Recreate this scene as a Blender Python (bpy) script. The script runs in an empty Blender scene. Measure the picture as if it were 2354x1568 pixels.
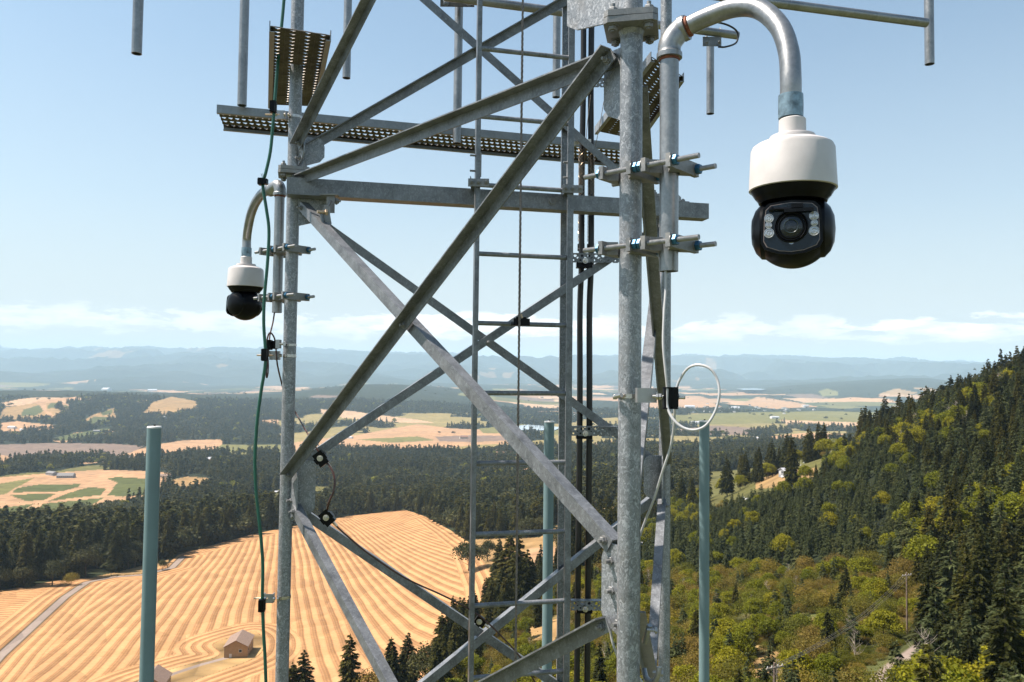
import bpy, math, random
import numpy as np
from mathutils import Vector, Matrix
random.seed(7)
R = math.radians
S = bpy.context.scene
C = S.collection
# ------------------------------------------------------------------ camera, world, sun, exposure
CZ = 40.0                                   # camera height above the foot of the tower
PITCH, ROLL, F = R(2.44), 0.0115, 1830.0    # F: focal length in units of a 2353 px wide frame
CX, CY = 1176.5, 784.0
fw = np.array([0, math.cos(PITCH), math.sin(PITCH)])
up0 = np.array([0, -math.sin(PITCH), math.cos(PITCH)])
rt0 = np.array([1.0, 0, 0])
rt = math.cos(ROLL)*rt0 + math.sin(ROLL)*up0
upv = -math.sin(ROLL)*rt0 + math.cos(ROLL)*up0
cd = bpy.data.cameras.new("camera"); cam = bpy.data.objects.new("camera", cd); C.objects.link(cam)
cam.matrix_world = Matrix(((rt[0], upv[0], -fw[0], 0), (rt[1], upv[1], -fw[1], 0), (rt[2], upv[2], -fw[2], CZ), (0, 0, 0, 1)))
cd.sensor_width = 36; cd.lens = 28; cd.clip_start = 0.05; cd.clip_end = 120000
S.camera = cam
SUN_EL, SUN_AZ = R(59), R(272)              # azimuth clockwise from +Y: the sun stands high on the left
sd_ = Vector((math.sin(SUN_AZ)*math.cos(SUN_EL), math.cos(SUN_AZ)*math.cos(SUN_EL), math.sin(SUN_EL)))
ld = bpy.data.lights.new("sun", 'SUN'); ld.energy = 5.0; ld.angle = R(0.53); ld.color = (1.0, 0.905, 0.82)
sun = bpy.data.objects.new("sun", ld); C.objects.link(sun)
sun.rotation_euler = sd_.to_track_quat('Z', 'Y').to_euler(); sun.location = (0, 0, 200)
W = bpy.data.worlds.new("World"); S.world = W; W.use_nodes = True
S.view_settings.view_transform = 'Standard'; S.view_settings.look = 'None'
S.view_settings.exposure = 1.08; S.view_settings.gamma = 1
S.render.resolution_x, S.render.resolution_y = 1024, 682
S.cycles.use_denoising = True; S.cycles.max_bounces = 6; S.cycles.volume_bounces = 3
S.cycles.transparent_max_bounces = 8; S.cycles.diffuse_bounces = 3; S.cycles.glossy_bounces = 3

def nd(t, kind, **kw):
    n = t.nodes.new(kind)
    for k, v in kw.items():
        if k.startswith('i_'): n.inputs[k[2:].replace('_', ' ')].default_value = v
        else: setattr(n, k, v)
    return n
def mth(t, op, a, b=None, c=None, clamp=False):
    n = t.nodes.new('ShaderNodeMath'); n.operation = op; n.use_clamp = clamp
    for k, v in enumerate((a, b, c)):
        if v is None: continue
        if isinstance(v, (int, float)): n.inputs[k].default_value = v
        else: t.links.new(v, n.inputs[k])
    return n.outputs[0]
def mixc(t, f, a, b, mode='MIX'):
    n = t.nodes.new('ShaderNodeMix'); n.data_type = 'RGBA'; n.blend_type = mode
    for s, v in ((n.inputs[0], f), (n.inputs[6], a), (n.inputs[7], b)):
        if isinstance(v, (int, float)): s.default_value = v
        elif isinstance(v, tuple): s.default_value = v if len(v) == 4 else (*v, 1)
        else: t.links.new(v, s)
    return n.outputs[2]
def ramp(t, f, stops, interp='LINEAR'):
    n = t.nodes.new('ShaderNodeValToRGB'); n.color_ramp.interpolation = interp
    e = n.color_ramp.elements
    while len(e) < len(stops): e.new(0.5)
    for k, (p, c) in enumerate(stops):
        e[k].position = p; e[k].color = (c, c, c, 1) if isinstance(c, (int, float)) else (*c, 1)
    if f is not None: t.links.new(f, n.inputs[0])
    return n.outputs[0]
def noise(t, vec, scale, detail=2, rough=.5, dist=0.0):
    n = nd(t, 'ShaderNodeTexNoise'); n.inputs['Scale'].default_value = scale; n.inputs['Detail'].default_value = detail
    n.inputs['Roughness'].default_value = rough; n.inputs['Distortion'].default_value = dist
    if vec is not None: t.links.new(vec, n.inputs['Vector'])
    return n.outputs['Fac']

def make_world():
    t = W.node_tree; t.nodes.clear()
    sky = nd(t, 'ShaderNodeTexSky'); sky.sky_type = 'NISHITA'; sky.sun_disc = False
    sky.sun_elevation = SUN_EL; sky.sun_rotation = SUN_AZ; sky.altitude = 300
    sky.air_density = 1.0; sky.dust_density = 1.6; sky.ozone_density = 1.2
    tc = nd(t, 'ShaderNodeTexCoord')
    sp = nd(t, 'ShaderNodeSeparateXYZ'); t.links.new(tc.outputs['Generated'], sp.inputs[0])
    az = mth(t, 'ARCTAN2', sp.outputs[0], sp.outputs[1])
    el = mth(t, 'ARCSINE', sp.outputs[2])
    # low cumulus far away above the hills
    cb = nd(t, 'ShaderNodeCombineXYZ')
    t.links.new(mth(t, 'MULTIPLY', az, 13.0), cb.inputs[0]); t.links.new(mth(t, 'MULTIPLY', el, 52.0), cb.inputs[1])
    big = noise(t, cb.outputs[0], 1.0, 7, .56, .25)
    cb2 = nd(t, 'ShaderNodeCombineXYZ')
    t.links.new(mth(t, 'MULTIPLY', az, 3.1), cb2.inputs[0]); cb2.inputs[1].default_value = 4.7
    wob = noise(t, cb2.outputs[0], 1.0, 2, .5)
    mid = mth(t, 'ADD', 0.059, mth(t, 'MULTIPLY', mth(t, 'SUBTRACT', wob, .5), 0.02))
    off = mth(t, 'SUBTRACT', el, mid)
    band = mth(t, 'SUBTRACT', 1.0, mth(t, 'POWER', mth(t, 'ABSOLUTE', mth(t, 'DIVIDE', off, 0.025)), 2.0), clamp=True)
    v = mth(t, 'ADD', big, mth(t, 'MULTIPLY', band, .30))
    dens = mth(t, 'MULTIPLY', ramp(t, v, [(0.0, 0.0), (0.68, 0.0), (0.73, .8), (.82, 1.0)]), band, clamp=True)
    dens = mth(t, 'MULTIPLY', dens, ramp(t, wob, [(0.0, .25), (.42, .45), (.55, 1.0), (1, 1.0)]), clamp=True)
    shade = noise(t, cb.outputs[0], 1.7, 5, .6)
    lit = ramp(t, mth(t, 'ADD', shade, mth(t, 'MULTIPLY', off, 6.0)), [(.32, (5.6, 5.8, 6.0)), (.55, (11, 10.7, 10.4))])
    air = mixc(t, 1.0, sky.outputs[0], (1.15, 1.27, 1.17), 'MULTIPLY')
    low = ramp(t, el, [(0.0, .88), (.09, .74), (.20, .42), (.38, .16), (.6, .0)])
    air = mixc(t, low, air, (4.7, 4.9, 5.05))
    col = mixc(t, mth(t, 'MULTIPLY', dens, .95), air, lit)
    bg = nd(t, 'ShaderNodeBackground'); bg.inputs[1].default_value = 0.074
    out = nd(t, 'ShaderNodeOutputWorld'); t.links.new(col, bg.inputs[0]); t.links.new(bg.outputs[0], out.inputs[0])
make_world()

# ------------------------------------------------------------------ projection helpers
def P(px, py, Y):
    d = fw + (px-CX)/F*rt - (py-CY)/F*upv
    s = Y/d[1]
    return Vector((d[0]*s, Y, d[2]*s + CZ))
def proj(x, y, z):
    z = z - CZ
    dep = np.maximum(y*fw[1] + z*fw[2], 1e-3)
    u = x*rt[0] + y*rt[1] + z*rt[2]; v = x*upv[0] + y*upv[1] + z*upv[2]
    return CX + F*u/dep, CY - F*v/dep

# ------------------------------------------------------------------ mesh builder
class MB:
    def __init__(s): s.v = []; s.f = []
    def add(s, vs, fs):
        o = len(s.v); s.v += [tuple(p) for p in vs]; s.f += [tuple(i+o for i in f) for f in fs]; return s
    def frame(s, d, hint=None):
        d = Vector(d).normalized(); h = Vector(hint) if hint is not None else (Vector((0, 0, 1)) if abs(d.z) < .9 else Vector((1, 0, 0)))
        a = h.cross(d)
        if a.length < 1e-6: a = Vector((0, 1, 0)).cross(d)
        a.normalize(); return a, d.cross(a).normalized(), d
    def box(s, c, sx, sy, sz, X=(1, 0, 0), Y=(0, 1, 0), Z=(0, 0, 1)):
        c, X, Y, Z = Vector(c), Vector(X)*sx/2, Vector(Y)*sy/2, Vector(Z)*sz/2
        vs = [c+i*X+j*Y+k*Z for k in (-1, 1) for j in (-1, 1) for i in (-1, 1)]
        return s.add(vs, [(0, 2, 3, 1), (4, 5, 7, 6), (0, 1, 5, 4), (2, 6, 7, 3), (0, 4, 6, 2), (1, 3, 7, 5)])
    def cyl(s, p0, p1, r, r2=None, n=20, hint=None, open_=False):
        p0, p1 = Vector(p0), Vector(p1); a, b, d = s.frame(p1-p0, hint); r2 = r if r2 is None else r2
        vs = [p + q*(math.cos(2*math.pi*k/n)*a + math.sin(2*math.pi*k/n)*b) for p, q in ((p0, r), (p1, r2)) for k in range(n)]
        fs = [(k, (k+1) % n, n+(k+1) % n, n+k) for k in range(n)]
        if not open_: fs += [tuple(range(n))[::-1], tuple(range(n, 2*n))]
        return s.add(vs, fs)
    def pipe(s, p0, p1, r, wall=.004, n=24):     # hollow pipe with a visible bore at both ends
        p0, p1 = Vector(p0), Vector(p1); a, b, d = s.frame(p1-p0); ri = r-wall
        rings = [(p0, r), (p1, r), (p1, ri), (p1-d*min(.12, (p1-p0).length*.3), ri), (p0+d*min(.12, (p1-p0).length*.3), ri), (p0, ri)]
        vs = [p + q*(math.cos(2*math.pi*k/n)*a + math.sin(2*math.pi*k/n)*b) for p, q in rings for k in range(n)]
        fs = []
        for i in (0, 1, 2): fs += [(i*n+k, i*n+(k+1) % n, (i+1)*n+(k+1) % n, (i+1)*n+k) for k in range(n)]
        fs += [(4*n+k, 4*n+(k+1) % n, 5*n+(k+1) % n, 5*n+k) for k in range(n)]
        fs += [(5*n+k, 5*n+(k+1) % n, (k+1) % n, k) for k in range(n)]
        fs += [tuple(range(3*n, 4*n)), tuple(range(4*n, 5*n))[::-1]]
        return s.add(vs, fs)
    def tube(s, pts, r, n=10, closed=False, caps=True):
        pts = [Vector(p) for p in pts]; m = len(pts); rs = r if isinstance(r, (list, tuple)) else [r]*m
        t = [(pts[min(i+1, m-1)]-pts[max(i-1, 0)]).normalized() for i in range(m)]
        a, b, _ = s.frame(t[0]); vs = []
        for i in range(m):
            a = (a - t[i]*a.dot(t[i])).normalized(); b = t[i].cross(a)
            vs += [pts[i] + rs[i]*(math.cos(2*math.pi*k/n)*a + math.sin(2*math.pi*k/n)*b) for k in range(n)]
        fs = [(i*n+k, i*n+(k+1) % n, (i+1)*n+(k+1) % n, (i+1)*n+k) for i in range(m-1) for k in range(n)]
        if caps: fs += [tuple(range(n))[::-1], tuple(range((m-1)*n, m*n))]
        return s.add(vs, fs)
    def lathe(s, o, prof, d=(0, 0, 1), n=48, hint=None, caps=True):
        o = Vector(o); a, b, d = s.frame(d, hint)
        vs = [o + d*z + max(r, 1e-5)*(math.cos(2*math.pi*k/n)*a + math.sin(2*math.pi*k/n)*b) for r, z in prof for k in range(n)]
        m = len(prof)
        fs = [(i*n+k, i*n+(k+1) % n, (i+1)*n+(k+1) % n, (i+1)*n+k) for i in range(m-1) for k in range(n)]
        if caps: fs += [tuple(range(n))[::-1], tuple(range((m-1)*n, m*n))]
        return s.add(vs, fs)
    def prism(s, poly, o, X, Y, th):              # poly in the plane (X, Y) at o, thickness th along X x Y
        o, X, Y = Vector(o), Vector(X).normalized(), Vector(Y).normalized(); Z = X.cross(Y); n = len(poly)
        vs = [o+X*p[0]+Y*p[1]+Z*k*th for k in (0, 1) for p in poly]
        return s.add(vs, [tuple(range(n))[::-1], tuple(range(n, 2*n))] + [(k, (k+1) % n, n+(k+1) % n, n+k) for k in range(n)])
    def angle(s, p0, p1, e1, e2, L=.05, t=.006):   # L-section bar: legs along e1 and e2 from the corner line p0-p1
        p0, p1 = Vector(p0), Vector(p1); d = (p1-p0).normalized()
        e1 = Vector(e1); e1 = (e1-d*e1.dot(d)).normalized(); e2 = Vector(e2); e2 = (e2-d*e2.dot(d)-e1*e2.dot(e1)).normalized()
        pr = [(0, 0), (L, 0), (L, t), (t, t), (t, L), (0, L)]; n = 6
        vs = [p+e1*a+e2*b for p in (p0, p1) for a, b in pr]
        fs = [tuple(range(n))[::-1], tuple(range(n, 2*n))] + [(k, (k+1) % n, n+(k+1) % n, n+k) for k in range(n)]
        return s.add(vs, fs)
    def hexa(s, c, d, r, h):                       # nut or bolt head centred at c
        d = Vector(d).normalized(); c = Vector(c); s.lathe(c-d*h/2, [(r*.92, 0), (r, h*.12), (r, h*.85), (r*.9, h)], d, 6); return s
    def build(s, name, m, parent=None, smooth=True, sharp=32):
        me = bpy.data.meshes.new(name); off = parent_loc(parent)
        me.from_pydata([(v[0]-off[0], v[1]-off[1], v[2]-off[2]) for v in s.v], [], s.f)
        me.materials.append(m)
        import bmesh
        bm = bmesh.new(); bm.from_mesh(me); bmesh.ops.recalc_face_normals(bm, faces=bm.faces); bm.to_mesh(me); bm.free()
        if smooth:
            me.polygons.foreach_set('use_smooth', [True]*len(me.polygons)); me.set_sharp_from_angle(angle=R(sharp))
        o = bpy.data.objects.new(name, me); C.objects.link(o)
        if parent is not None: o.parent = parent
        return o
def parent_loc(o):
    v = Vector((0, 0, 0))
    while o is not None: v = v + o.location; o = o.parent
    return v
def tag(o, label, cat, group=None):
    o['label'] = label; o['category'] = cat
    if group: o['group'] = group
    return o
def thing(name, label, cat, loc, group=None):
    o = bpy.data.objects.new(name, None); C.objects.link(o); o.location = loc; o.empty_display_size = .1
    return tag(o, label, cat, group)
def copy_tree(o, parent=None):
    c = o.copy(); C.objects.link(c); c.parent = parent
    for ch in list(o.children): copy_tree(ch, c)
    return c
def spline(pts, k=8):
    pts = [Vector(p) for p in pts]; out = []
    for i in range(len(pts)-1):
        p0, p1, p2, p3 = pts[max(i-1, 0)], pts[i], pts[i+1], pts[min(i+2, len(pts)-1)]
        for j in range(k):
            u = j/k; out.append(.5*((2*p1)+(p2-p0)*u+(2*p0-5*p1+4*p2-p3)*u*u+(3*p1-p0-3*p2+p3)*u*u*u))
    return out + [pts[-1]]

# ------------------------------------------------------------------ materials
def newmat(name):
    m = bpy.data.materials.new(name); m.use_nodes = True; t = m.node_tree
    return m, t, t.nodes['Principled BSDF']
def simple(name, col, rough=.5, metal=0.0, var=0.12, scale=20, bump=0.0, spec=.5):
    m, t, b = newmat(name); tc = nd(t, 'ShaderNodeTexCoord')
    f = noise(t, tc.outputs['Object'], scale, 4, .6)
    c2 = tuple(max(0, c*(1-var*1.6)) for c in col); c1 = tuple(min(1, c*(1+var)) for c in col)
    t.links.new(ramp(t, f, [(.3, c2), (.7, c1)]), b.inputs['Base Color'])
    b.inputs['Roughness'].default_value = rough; b.inputs['Metallic'].default_value = metal
    b.inputs['Specular IOR Level'].default_value = spec
    if bump:
        bn = nd(t, 'ShaderNodeBump'); bn.inputs['Strength'].default_value = bump; bn.inputs['Distance'].default_value = .002
        t.links.new(f, bn.inputs['Height']); t.links.new(bn.outputs[0], b.inputs['Normal'])
    return m
def galv(name, lo, hi, metal=.55, rough=.42, sc=26, dirt=.25, warm=(.30, .24, .18), spangle=.5):
    """hot-dip galvanised steel: interlocking spangles, cloudy patches, a little grime"""
    m, t, b = newmat(name); tc = nd(t, 'ShaderNodeTexCoord'); ob = tc.outputs['Object']
    mp = nd(t, 'ShaderNodeMapping'); mp.inputs['Scale'].default_value = (1, 1, .72); t.links.new(ob, mp.inputs[0])
    wn = nd(t, 'ShaderNodeTexNoise'); wn.inputs['Scale'].default_value = sc*.9; wn.inputs['Detail'].default_value = 3; t.links.new(mp.outputs[0], wn.inputs[0])
    va = nd(t, 'ShaderNodeVectorMath'); va.operation = 'MULTIPLY_ADD'; t.links.new(wn.outputs['Color'], va.inputs[0])
    va.inputs[1].default_value = (.06, .06, .06); t.links.new(mp.outputs[0], va.inputs[2])
    vo = nd(t, 'ShaderNodeTexVoronoi'); vo.inputs['Scale'].default_value = sc*3.2; t.links.new(va.outputs[0], vo.inputs['Vector'])
    cell = nd(t, 'ShaderNodeSeparateColor'); t.links.new(vo.outputs['Color'], cell.inputs[0])
    cl = ramp(t, cell.outputs[0], [(0.0, 0.25), (.55, .42), (.8, .6), (1.0, 1.0)])
    cloud = noise(t, ob, sc*.35, 5, .62)
    fine = noise(t, ob, sc*7, 3, .6)
    f = mth(t, 'ADD', mth(t, 'MULTIPLY', cl, spangle), mth(t, 'MULTIPLY', cloud, 1-spangle))
    f = mth(t, 'ADD', f, mth(t, 'MULTIPLY', mth(t, 'SUBTRACT', fine, .5), .35))
    col = ramp(t, f, [(.22, lo), (.72, hi)])
    g = ramp(t, noise(t, ob, sc*.16, 6, .7), [(.52, 0.0), (.72, 1.0)])
    col = mixc(t, mth(t, 'MULTIPLY', g, dirt), col, warm)
    t.links.new(col, b.inputs['Base Color'])
    b.inputs['Metallic'].default_value = metal
    t.links.new(ramp(t, f, [(.2, rough-.08), (.8, rough+.14)]), b.inputs['Roughness'])
    bn = nd(t, 'ShaderNodeBump'); bn.inputs['Strength'].default_value = .25; bn.inputs['Distance'].default_value = .0015
    t.links.new(f, bn.inputs['Height']); t.links.new(bn.outputs[0], b.inputs['Normal'])
    return m
M = {}
M['galv'] = galv('galvanised leg steel', (.10, .108, .117), (.36, .377, .395), metal=.42, sc=46, spangle=.62)
M['galv2'] = galv('galvanised angle steel', (.070, .074, .079), (.25, .262, .275), metal=.4, sc=38, dirt=.25, spangle=.3, warm=(.15, .13, .11))
M['galvp'] = galv('galvanised pipe', (.15, .155, .158), (.35, .355, .355), metal=.75, rough=.34, sc=14, dirt=.4, spangle=.15)
M['cast'] = galv('cast clamp steel', (.13, .133, .134), (.27, .272, .268), metal=.45, rough=.48, sc=40, dirt=.35, spangle=.2)
M['rod'] = simple('threaded rod steel', (.30, .30, .30), .45, .6, .15, 60)
M['bluenut'] = simple('blue coated nut', (.03, .12, .22), .35, .5, .25, 60)
M['steel'] = simple('bright stainless', (.5, .48, .45), .25, .9, .06, 40)
M['rust'] = simple('rusty collar', (.20, .06, .025), .7, .3, .35, 60)
M['tape'] = simple('blue tinted coupling', (.19, .27, .32), .38, .4, .35, 45)
M['white'] = simple('white painted housing', (.50, .47, .455), .40, 0, .055, 14)
M['black'] = simple('black plastic', (.004, .0045, .006), .30, 0, .2, 30, spec=.14)
M['glassblk'] = simple('dark face panel', (.005, .011, .019), .12, 0, .1, 30, spec=.3)
M['lamp'] = simple('lamp reflector', (.42, .43, .45), .2, .6, .2, 300)
M['lens'] = simple('lens glass', (.008, .012, .018), .04, 0, .1, 30)
M['lensrefl'] = simple('painted lens reflection', (.035, .05, .055), .2, .2, .1, 30)  # reflection on the lens, painted as a teal-grey ring
M['bead'] = simple('panel bead', (.20, .16, .15), .4, 0, .1, 30)
M['teal'] = simple('teal fibreglass', (.135, .205, .215), .40, 0, .08, 3)
M['capw'] = simple('white cap', (.6, .59, .57), .45, 0, .05, 12)
M['coax'] = simple('black coax jacket', (.010, .010, .011), .38, 0, .2, 30)
M['green'] = simple('green jacket', (.008, .085, .055), .4, 0, .12, 12)
M['brown'] = simple('brown jacket', (.06, .022, .014), .35, 0, .3, 18)
M['wcable'] = simple('white jacket', (.42, .42, .42), .35, 0, .05, 12)
M['wire'] = simple('wire rope', (.20, .17, .15), .5, .5, .3, 120)
M['label'] = simple('white tie', (.72, .70, .66), .5, 0, .05, 12)
M['brass'] = simple('mesh grip wire', (.50, .38, .26), .35, .8, .2, 90)
M['zinc'] = simple('clamp bracket alloy', (.36, .36, .36), .33, .6, .05, 30)
M['grate'] = galv('grating steel', (.045, .036, .028), (.14, .12, .095), metal=.7, rough=.4, sc=20, dirt=.6, warm=(.07, .035, .015), spangle=.2)
M['gratelight'] = galv('grating channel steel', (.17, .185, .20), (.30, .32, .34), metal=.5, rough=.45, sc=18, dirt=.2, spangle=.2)

# ------------------------------------------------------------------ terrain
def vnoise(x, y, s=0):
    xi = np.floor(x).astype(np.int64); yi = np.floor(y).astype(np.int64); fx = x-xi; fy = y-yi
    def h(a, b):
        n = (a*374761393 + b*668265263 + s*974634777) & 0xffffffff
        n = ((n ^ (n >> 13))*1274126177) & 0xffffffff
        return ((n ^ (n >> 16)) & 0xffff)/65535.0
    u = fx*fx*(3-2*fx); v = fy*fy*(3-2*fy)
    return (h(xi, yi)*(1-u)+h(xi+1, yi)*u)*(1-v) + (h(xi, yi+1)*(1-u)+h(xi+1, yi+1)*u)*v
def fbm(x, y, s=0, o=4, g=.5):
    r = 0; a = 1; t = 0
    for k in range(o): r = r+a*vnoise(x, y, s+k*17); t += a; a *= g; x = x*2.03+3.1; y = y*2.03+1.7
    return r/t
CP = {  # column: (image row, distance) pairs read off the photograph
 0: [(1568, 315), (1439, 400), (1360, 480), (1230, 900), (1180, 1200), (1090, 1700), (1050, 2300), (1000, 3200), (960, 3900), (907, 5000), (903, 7000), (896, 10000), (887, 14000), (862, 20000), (822, 28000), (850, 40000)],
 300: [(1568, 317), (1442, 400), (1322, 533), (1210, 900), (1172, 1250), (1085, 1750), (1045, 2400), (1013, 3000), (950, 4200), (912, 5000), (905, 7500), (890, 13000), (860, 20000), (824, 28000), (852, 40000)],
 600: [(1568, 319), (1446, 400), (1315, 550), (1222, 750), (1170, 1100), (1090, 1700), (1050, 2200), (1035, 2600), (1010, 3200), (950, 4400), (925, 5200), (905, 8000), (890, 13000), (860, 20000), (826, 28000), (854, 40000)],
 900: [(1568, 270), (1480, 370), (1396, 450), (1289, 600), (1215, 780), (1175, 946), (1150, 1200), (1080, 1800), (1045, 2400), (1000, 3200), (975, 4000), (930, 5300), (884, 7500), (889, 10500), (887, 13000), (866, 20000), (836, 28000), (856, 40000)],
 1200: [(1568, 200), (1400, 330), (1230, 620), (1150, 1000), (1080, 1700), (1040, 2300), (1000, 3200), (960, 4600), (930, 6500), (905, 9500), (884, 14000), (868, 20000), (840, 28000), (858, 40000)],
 1500: [(1568, 140), (1350, 300), (1200, 550), (1110, 1000), (1060, 1600), (1020, 2300), (990, 3300), (950, 5000), (920, 8000), (897, 13000), (872, 20000), (842, 28000), (862, 40000)],
 1700: [(1568, 132), (1350, 260), (1180, 410), (1120, 560), (1090, 1000), (1055, 1600), (1018, 2400), (988, 3400), (950, 5100), (922, 8000), (895, 12000), (897, 15500), (872, 20000), (844, 28000), (864, 40000)],
 1850: [(1568, 125), (1350, 230), (1180, 350), (1110, 420), (1070, 490), (1080, 800), (1040, 1500), (1010, 2500), (985, 3600), (950, 5200), (926, 8000), (884, 11500), (896, 15500), (874, 20000), (848, 28000), (866, 40000)],
 2100: [(1568, 115), (1350, 190), (1150, 300), (1000, 400), (1010, 600), (1005, 1500), (985, 3000), (955, 5000), (925, 8000), (872, 11500), (893, 15500), (877, 20000), (853, 28000), (868, 40000)],
 2350: [(1568, 105), (1350, 150), (1150, 220), (1000, 300), (902, 370), (930, 600), (980, 1500), (980, 3000), (955, 5000), (925, 8000), (902, 13000), (878, 20000), (854, 28000), (870, 40000)]}
cps = []
for X0, lst in CP.items():
    for row, d in lst:
        cols = [X0] + ([-350, -900] if X0 == 0 else []) + ([2650, 3200] if X0 == 2350 else [])
        for cc in cols:
            tn = (row - (862 + .0115*(X0-CX)))/F
            if cc > 2350: tn -= (cc-2350)/F*.08*(1 if d < 500 else 0)
            cps.append(((cc-CX)/F*2.2, math.log(d), -tn))
cps = np.array(cps)
def _U(r2): return .5*r2*np.log(np.maximum(r2, 1e-12))
def _solve():
    n = len(cps); X = cps[:, :2]; K = _U(((X[:, None]-X[None])**2).sum(-1)) + np.eye(n)*2e-3
    Pm = np.hstack([np.ones((n, 1)), X]); A = np.zeros((n+3, n+3)); A[:n, :n] = K; A[:n, n:] = Pm; A[n:, :n] = Pm.T
    return np.linalg.solve(A, np.concatenate([cps[:, 2], np.zeros(3)]))
TW = _solve()
def terrain(x, y):
    """ground height at world x, y (arrays)"""
    x = np.atleast_1d(np.asarray(x, float)); y = np.atleast_1d(np.asarray(y, float))
    d = np.hypot(x, y); yy = np.maximum(y, .35*d)
    u = np.clip(x/np.maximum(yy, 1e-3), -1.0, 1.1)*2.2
    dd = np.clip(yy if False else np.where(y > .35*d, y, .35*d), 70, 42000); v = np.log(dd)
    out = np.empty(len(x)); n = len(cps)
    for a in range(0, len(x), 40000):
        s = slice(a, a+40000)
        r2 = (u[s, None]-cps[None, :, 0])**2 + (v[s, None]-cps[None, :, 1])**2
        out[s] = _U(r2) @ TW[:n] + TW[n] + TW[n+1]*u[s] + TW[n+2]*v[s]
    z = CZ + out*dd
    k = np.clip((d-60)/60, 0, 1); k = k*k*(3-2*k); z = z*k + 0.0*(1-k)
    a1 = np.clip((d-250)/1500, 0, 1)*5 + np.clip((d-3000)/5000, 0, 1)*16
    z = z + a1*(fbm(x/260, y/260, 3, 4)-.5)*1.6
    far = np.clip((d-13000)/8000, 0, 1)
    rid = 1-np.abs(2*fbm(x/4300+7, y/3600, 11, 5, .52)-1)
    z = z + far*((rid-.70)*1500 + (fbm(x/1500, y/1500, 5, 4)-.5)*190)
    return z
dsamp = np.exp(np.linspace(math.log(75), math.log(34000), 1500))
def hit(px, py):
    """world point where the sight line through (px, py) first meets the ground"""
    d = fw + (px-CX)/F*rt - (py-CY)/F*upv
    xs = d[0]/d[1]*dsamp; zs = CZ + d[2]/d[1]*dsamp
    g = terrain(xs, dsamp) - zs
    i = int(np.argmax(g > 0)) if (g > 0).any() else len(g)-1
    if i > 0:
        t = -g[i-1]/(g[i]-g[i-1]+1e-9); Y = dsamp[i-1] + t*(dsamp[i]-dsamp[i-1])
    else: Y = dsamp[0]
    return Vector((d[0]/d[1]*Y, Y, float(terrain(d[0]/d[1]*Y, Y)[0])))
def inpoly(px, py, poly):
    poly = np.array(poly, float); ins = np.zeros(len(px), bool); n = len(poly)
    bb = (px > poly[:, 0].min()) & (px < poly[:, 0].max()) & (py > poly[:, 1].min()) & (py < poly[:, 1].max())
    ix = np.nonzero(bb)[0]
    if len(ix) == 0: return ins
    x, y = px[ix], py[ix]; r = np.zeros(len(ix), bool); j = n-1
    for i in range(n):
        xi, yi = poly[i]; xj, yj = poly[j]
        c = ((yi > y) != (yj > y)) & (x < (xj-xi)*(y-yi)/((yj-yi) if yj != yi else 1e-9)+xi); r ^= c; j = i
    ins[ix] = r; return ins
def segdist(x, y, pts, closed=False):
    d = np.full(len(x), 1e9); n = len(pts)
    for i in range(n if closed else n-1):
        ax, ay = pts[i][:2]; bx, by = pts[(i+1) % n][:2]
        L = (bx-ax)**2+(by-ay)**2+1e-9; t = np.clip(((x-ax)*(bx-ax)+(y-ay)*(by-ay))/L, 0, 1)
        d = np.minimum(d, np.hypot(x-ax-t*(bx-ax), y-ay-t*(by-ay)))
    return d
# land cover (linear base colours)
BUSHZ = [(1210, 1390), (1300, 1330), (1480, 1305), (1600, 1330), (1700, 1310), (1880, 1320), (2000, 1300), (2120, 1350), (2150, 1440), (2120, 1520), (2200, 4000), (900, 4000), (1000, 1650), (1060, 1560), (1200, 1420)]
FOREST = (.020, .025, .011); TAN = (.31, .185, .10); PTAN = (.36, .235, .14); BROWN = (.15, .105, .08)
GRASS = (.125, .115, .038); VINE = (.065, .072, .022); DRY = (.24, .15, .065); PATHC = (.42, .31, .21); SCRUB = (.06, .065, .022)
HAY = [(-260, 1395), (0, 1358), (110, 1338), (170, 1330), (215, 1328), (330, 1318), (390, 1292), (410, 1275), (500, 1250), (620, 1220), (700, 1205), (800, 1186), (930, 1172), (985, 1190), (1040, 1222), (1085, 1250), (1110, 1290), (1135, 1330), (1152, 1365), (1128, 1390), (1065, 1450), (1010, 1515), (960, 1568), (860, 1660), (500, 1760), (-260, 1760)]
YARD = [(585, 1450), (606, 1468), (600, 1500), (565, 1522), (500, 1545), (430, 1575), (380, 1640), (200, 1640), (300, 1570), (420, 1530), (505, 1505), (492, 1478)]
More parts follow.
